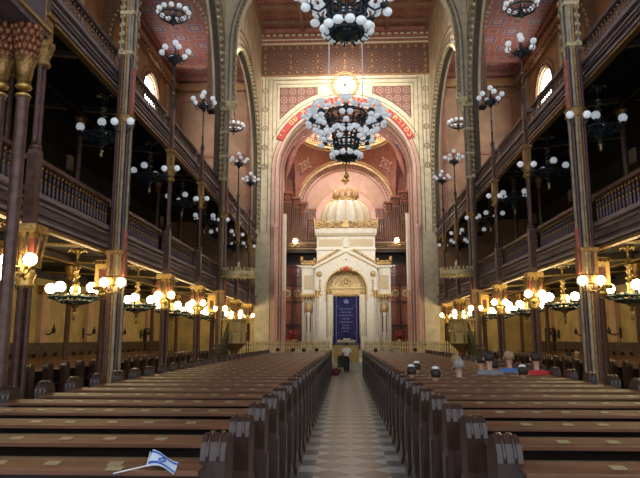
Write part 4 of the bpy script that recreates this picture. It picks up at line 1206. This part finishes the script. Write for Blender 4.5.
o = MB().box(-.045,.045,-.03,.03,0,.006).build('note_card','plate',loc=(-1.33,3.42,1.105)); tag(o,'pale card lying on the nearest left pew desk beside the flag stick','card')
o.rotation_euler = (.1,0,0)
t = thing('rolled_leaflet','blue and white rolled leaflet on a right-hand pew desk at the photo edge','leaflet',(2.25,4.28,1.115))
r_ = MB().tube([(-.14,0,0),(.14,0,0)],.028,8).build('paper_roll','paper_white',t)
MB().tube([(-.03,0,0),(.03,0,0)],.029,8).tube([(.09,0,0),(.12,0,0)],.029,8).build('blue_print','flag_blue',r_)

# ------------------------------------------------------------------ people
def skin_mesh(verts, edges, radii, root=0, sub=1):
    me = bpy.data.meshes.new('body'); me.from_pydata(verts,edges,[])
    o = bpy.data.objects.new('tmpb',me); COL.objects.link(o)
    md = o.modifiers.new('s','SKIN'); 
    if not me.skin_vertices: bpy.context.view_layer.update()
    for i,r in enumerate(radii):
        sv = me.skin_vertices[0].data[i]; sv.radius = (r if isinstance(r,tuple) else (r,r)); sv.use_root = (i == root)
    md.use_smooth_shade = True; md.branch_smoothing = .6
    m2 = o.modifiers.new('u','SUBSURF'); m2.levels = sub; m2.render_levels = sub
    dg = bpy.context.evaluated_depsgraph_get(); out = bpy.data.meshes.new_from_object(o.evaluated_get(dg))
    for p in out.polygons: p.use_smooth = True
    bpy.data.objects.remove(o); return out
def obj_from(me, name, m, parent):
    me = me.copy(); me.materials.clear(); me.materials.append(MATS[m])
    o = bpy.data.objects.new(name, me); COL.objects.link(o); o.parent = parent; return o
# seated figure facing +y, origin on the seat (pelvis)
def fig(seated):
    if seated:
        J = dict(pel=(0,0,.10),wai=(0,-.02,.28),che=(0,-.03,.46),nec=(0,-.02,.60),hed0=(0,0,.68),hed=(0,.015,.78),top=(0,.0,.86))
        for s,n in ((-1,'l'),(1,'r')):
            J.update({n+'sh':(s*.18,-.03,.53),n+'el':(s*.23,.02,.27),n+'wr':(s*.13,.24,.20),n+'ha':(s*.09,.32,.18),n+'hi':(s*.09,.04,.08),n+'kn':(s*.11,.42,.10),n+'an':(s*.11,.42,-.34),n+'to':(s*.12,.55,-.37)})
    else:
        J = dict(pel=(0,0,.88),wai=(0,-.01,1.02),che=(0,0,1.22),nec=(0,.01,1.36),hed0=(0,.03,1.42),hed=(0,.05,1.51),top=(0,.04,1.59))
        for s,n in ((-1,'l'),(1,'r')):
            J.update({n+'sh':(s*.18,0,1.30),n+'el':(s*.25,.03,1.05),n+'wr':(s*.2,.22,.95),n+'ha':(s*.17,.30,.94),n+'hi':(s*.09,0,.82),n+'kn':(s*.11,.03 if s < 0 else .10,.46),n+'an':(s*.11,-.05 if s < 0 else .08,.08),n+'to':(s*.12,.10 if s < 0 else .22,.04)})
    R = dict(pel=(.15,.11),wai=(.125,.095),che=(.15,.10),nec=.046,hed0=.052,hed=(.078,.092),top=(.06,.07))
    for n in 'lr': R.update({n+'sh':.062,n+'el':.042,n+'wr':.028,n+'ha':.03,n+'hi':.085,n+'kn':.058,n+'an':.04,n+'to':.035})
    E = [('pel','wai'),('wai','che'),('che','nec'),('nec','hed0'),('hed0','hed'),('hed','top')]
    for n in 'lr': E += [('che',n+'sh'),(n+'sh',n+'el'),(n+'el',n+'wr'),(n+'wr',n+'ha'),('pel',n+'hi'),(n+'hi',n+'kn'),(n+'kn',n+'an'),(n+'an',n+'to')]
    return J,R,E
def sub_skin(J,R,E,keys,grow,repl={},sub=1):
    keys = list(keys); ix = {k:i for i,k in enumerate(keys)}
    def g(r): return tuple(q+grow for q in r) if isinstance(r,tuple) else r+grow
    return skin_mesh([repl.get(k,J[k]) for k in keys],[(ix[a],ix[b]) for a,b in E if a in ix and b in ix],[g(R[k]) for k in keys],0,sub)
BODY = {}
for st_ in (True,False):
    J,R,E = fig(st_)
    body = sub_skin(J,R,E,J.keys(),0,sub=2)
    def mid(a,b,f): return tuple(J[a][i]*(1-f)+J[b][i]*f for i in range(3))
    R2 = dict(R); R2['nec'] = .062; R2['lsh'] = R2['rsh'] = .075
    shirt = sub_skin(J,R2,E,['pel','wai','che','nec','lsh','rsh','lel','rel'],.030,{'lel':mid('lsh','lel',.85),'rel':mid('rsh','rel',.85),'nec':mid('che','nec',.97)},sub=2)
    trs = sub_skin(J,R,E,['pel','wai','lhi','rhi','lkn','rkn','lan','ran'],.022,{'wai':mid('pel','wai',.7)},sub=2)
    h = Vector(J['hed'])
    hair = MB(); hair.sphere((0,0,0),.098,14,10,sz=1.12)
    hv = [v for v in hair.v]
    hair.v = [(x, y if y < .035 else .035+(y-.035)*.2, max(z, -.05 if y < 0 else .03)) for x,y,z in hv]
    cap = MB().lathe([(.072,0),(.062,.028),(.035,.045),(.001,.05)],(0,-.02,.075),12)
    face = MB().sphere((-.030,.086,-.005),.011,6,5).sphere((.030,.086,-.005),.011,6,5)
    nose = MB().tube([(0,.085,.01),(0,.108,-.025),(0,.088,-.035)],[.008,.013,.008],6).sphere((-.088,0,-.01),.02,6,5,sz=1.5).sphere((.088,0,-.01),.02,6,5,sz=1.5)
    mouth = MB().tube([(-.02,.085,-.055),(0,.09,-.057),(.02,.085,-.055)],.005,5)
    fingers = MB()
    for s,n in ((-1,'l'),(1,'r')):
        hp = Vector(J[n+'ha']); d = (hp-Vector(J[n+'wr'])).normalized()
        for q,(off,ln) in enumerate(((-.024,.052),(-.008,.064),(.008,.060),(.024,.046))):
            side = Vector((1,0,0))*off
            fingers.tube([hp+side+d*.015,hp+side+d*(.03+ln*.5)-Vector((0,0,.005)),hp+side+d*(.02+ln)-Vector((0,0,.028))],[.009,.008,.006],6)
        fingers.tube([hp-Vector((s*.02,0,0)),hp-Vector((s*.045,0,0))+d*.02,hp-Vector((s*.05,0,0))+d*.045],[.010,.009,.007],6)
    BODY[st_] = dict(body=body,shirt=shirt,trs=trs,h=h,hair=hair,cap=cap,face=face,nose=nose,mouth=mouth,fingers=fingers)
PM = {}
def person(seated,loc,label,shirt,trs,hair,cap=None,rz=0,scale=1,lean=0):
    B = BODY[seated]
    t = thing('person',label,'person',loc,rz); t.scale = (scale,)*3
    def part(key,name,m,off=None):
        if (seated,key,m) not in PM:
            src = B[key]
            if isinstance(src,MB): o = src.build(name,m,t)
            else: o = obj_from(src,name,m,t)
            PM[(seated,key,m)] = o
        else:
            o = PM[(seated,key,m)].copy(); COL.objects.link(o); o.parent = t
        if off is not None: o.location = off
        return o
    part('body','body','skin'); part('shirt','shirt','cloth_'+shirt); part('trs','trousers','cloth_'+trs)
    part('hair','hair',hair,B['h']+Vector((0,-.012,.02)))
    if cap: part('cap','skullcap',cap,B['h']+Vector((0,-.0,.035)))
    part('face','eye','hair_dark',B['h']); part('nose','nose_and_ear','skin',B['h']); part('mouth','mouth','cloth_red',B['h']); part('fingers','fingers','skin')
    return t
man = person(False,(-.02,33.0,0),'person in a white shirt and dark shorts standing at the end of the central aisle','white','navy','hair_dark',None,rz=.35,scale=.98)
# stroller in front of him
sv = thing('pushchair','small dark pushchair with a green seat at the far end of the aisle','pushchair',(-.25,33.25,0),.3)
MB().prism([(-.25,.35),(.2,.3),(.3,.85),(.2,.9),(.1,.45),(-.25,.5)],'x',-.2,.2).build('seat','leaf',sv)
MB().tube([(-.2,-.3,.95),(-.2,.1,.4),(-.2,.3,.1)],.015,5).tube([(.2,-.3,.95),(.2,.1,.4),(.2,.3,.1)],.015,5).tube([(-.2,-.3,.95),(.2,-.3,.95)],.018,5).tube([(-.2,-.25,.1),(-.2,.1,.4)],.015,5).tube([(.2,-.25,.1),(.2,.1,.4)],.015,5).build('frame','black_iron',sv)
for x in (-.22,.22):
    for y in (-.25,.3): MB().ring((x,y,.1),.085,.018,16,6,axis='x').build('wheel','rubber',sv)
def row_y(y): return 3.65+PITCH*round((y-3.65-.22)/PITCH)+.23
ppl = [(.95+.18,11.7,'white cap and dark jacket, leftmost of the seated group','black','hair_dark','cap_white'),
 (1.42,13.4,'white cap and dark shirt, seated behind the front heads','navy','hair_dark','cap_white'),
 (1.45,10.9,'white cap and grey shirt, seated nearest of the group','grey','hair_dark','cap_white'),
 (2.0,11.9,'pale grey hair and white shirt beside the capped heads','white','hair_grey',None),
 (2.25,13.6,'black hair and dark top, between two white shirts','black','hair_dark',None),
 (2.55,15.3,'white shirt and fair hair, taller in the middle of the group','white','hair_fair',None),
 (2.95,14.4,'beige shirt and brown hair in the middle group','beige','hair_dark',None),
 (3.25,14.4,'black shirt and dark hair right of the beige shirt','black','hair_dark',None),
 (3.15,11.6,'white cap and navy shirt, sitting apart to the right','navy','hair_dark','cap_white'),]
for x,y,d,sh,h,cp in ppl:
    person(True,(x,row_y(y),.43),'seated person with '+d,sh,'navy',h,cp,scale=1.12 if sh in ('white','beige') else .97)
ppl2 = [(7.6,21.6,'black shirt under the right gallery, leftmost there','black','hair_dark',None),
 (8.2,22.5,'white shirt under the right gallery','white','hair_fair',None),

 (8.2,16.5,'beige shirt and fair hair by the nearer right pier','beige','hair_fair',None),
 (8.5,15.8,'black shirt beside the beige one near the right pier','black','hair_dark',None)]
def row_y2(y): return 5.35+PITCH*round((y-5.35-.22)/PITCH)+.23
for x,y,d,sh,h,cp in ((3.66,12.3,'bright red shirt near the outer end of the right pews','red','hair_dark',None),(3.36,13.1,'blue shirt left of the red shirt','blue','hair_fair',None),(2.75,12.3,'grey shirt, right of the white-capped heads','grey','hair_dark',None)):
    person(True,(x,row_y(y),.52),'seated person in a '+d,sh,'navy',h,cp,scale=1.14)
for x,y,d,sh,h,cp in ppl2:
    person(True,(x,row_y2(y),.47),'seated person in a '+d,sh,'navy',h,cp)
ppl3 = [(-2.0,28.6,'white shirt near the fence left of the aisle','white','hair_dark'),(-2.5,28.6,'black shirt near the fence at left','black','hair_dark'),
 (-3.3,29.4,'grey shirt far back at left','grey','hair_dark'),(-1.45,29.4,'black shirt close to the aisle at far left','black','hair_dark'),
 (1.3,28.6,'black shirt by the aisle at far right','black','hair_dark'),(2.1,29.4,'white shirt far back right of the aisle','white','hair_grey'),(3.2,29.4,'navy shirt far back at right','navy','hair_dark')]
for x,y,d,sh,h in ppl3:
    person(True,(x,row_y(y),.47),'distant seated person in a '+d,sh,'navy',h)
o = thing('red_bag','small dark red bag on the floor at the last left pew','bag',(-.58,31.2,0))
MB().lathe([(.16,0),(.19,.1),(.17,.3),(.1,.36),(.001,.37)],(0,0,0),10,sy=.7).build('bag_body','heater_red',o); MB().ring((0,0,.36),.1,.015,12,5,0,PI,'y').build('handle','heater_red',o)

# ------------------------------------------------------------------ light
W = bpy.data.worlds.new('World'); scn.world = W; W.use_nodes = True
W.node_tree.nodes['Background'].inputs['Color'].default_value = (.84,.90,1.0,1)
W.node_tree.nodes['Background'].inputs['Strength'].default_value = 1.05
def area(name,loc,rot,sx,sy,e,c):
    L = bpy.data.lights.new(name,'AREA'); L.shape = 'RECTANGLE'; L.size = sx; L.size_y = sy; L.energy = e; L.color = c
    o = bpy.data.objects.new(name,L); COL.objects.link(o); o.location = loc; o.rotation_euler = rot; return o
oc = MB().lathe([(.001,0),(1.25,0),(1.25,.05),(.001,.05)],(0,CY,zr+.5+RR*.75-.32),24).build('window_9','dome_glow'); oc['kind'] = 'structure'  # glowing disc added inside the dome crown to light the apse
# spots added to brighten the end wall, arcade and ark, without real fittings
def spot(name,loc,target,e,c,ang,blend=.6,r=.15):
    L = bpy.data.lights.new(name,'SPOT'); L.energy = e; L.color = c; L.spot_size = ang; L.spot_blend = blend; L.shadow_soft_size = r
    o = bpy.data.objects.new(name,L); COL.objects.link(o); o.location = loc
    o.rotation_euler = (Vector(target)-Vector(loc)).to_track_quat('-Z','Y').to_euler(); return o
spot('floodlight',(0,29.2,21.7),(0,41.2,20.0),4600,(1,.95,.88),.36,1,.1)
for s in (-1,1): spot('wall_floodlight',(s*4.6,29.3,19.6),(-s*.8,41.2,16.0),3600,(1,.92,.80),1.15,.8,.1)
for s in (-1,1): spot('arcade_fill_spot',(s*5.2,29.3,17.2),(s*6,36,18.5),900,(1,.92,.80),2.2,.8,.1) 
for s in (-1,1): spot('ark_fill_spot',(s*5.4,30.5,9.6),(s*.5,46.6,6.2),1500,(1,.94,.84),.62,.8,.03)

# ------------------------------------------------------------------ camera
cam = bpy.data.cameras.new('Camera'); co = bpy.data.objects.new('Camera',cam); COL.objects.link(co)
cam.sensor_fit = 'HORIZONTAL'; cam.sensor_width = 36; cam.lens = 610/640*36; cam.clip_end = 300
pitch = math.atan(99/605); yaw = math.atan(25/605)
co.location = (-.075,0,1.8); co.rotation_euler = (PI/2+pitch,0,yaw)
scn.camera = co
vs_ = scn.view_settings; vs_.view_transform = 'Standard'; vs_.look = 'None'; vs_.exposure = 0.45; vs_.gamma = 1; vs_.use_curve_mapping = False
scn.cycles.max_bounces = 6; scn.cycles.diffuse_bounces = 4; scn.cycles.glossy_bounces = 3; scn.cycles.use_denoising = True
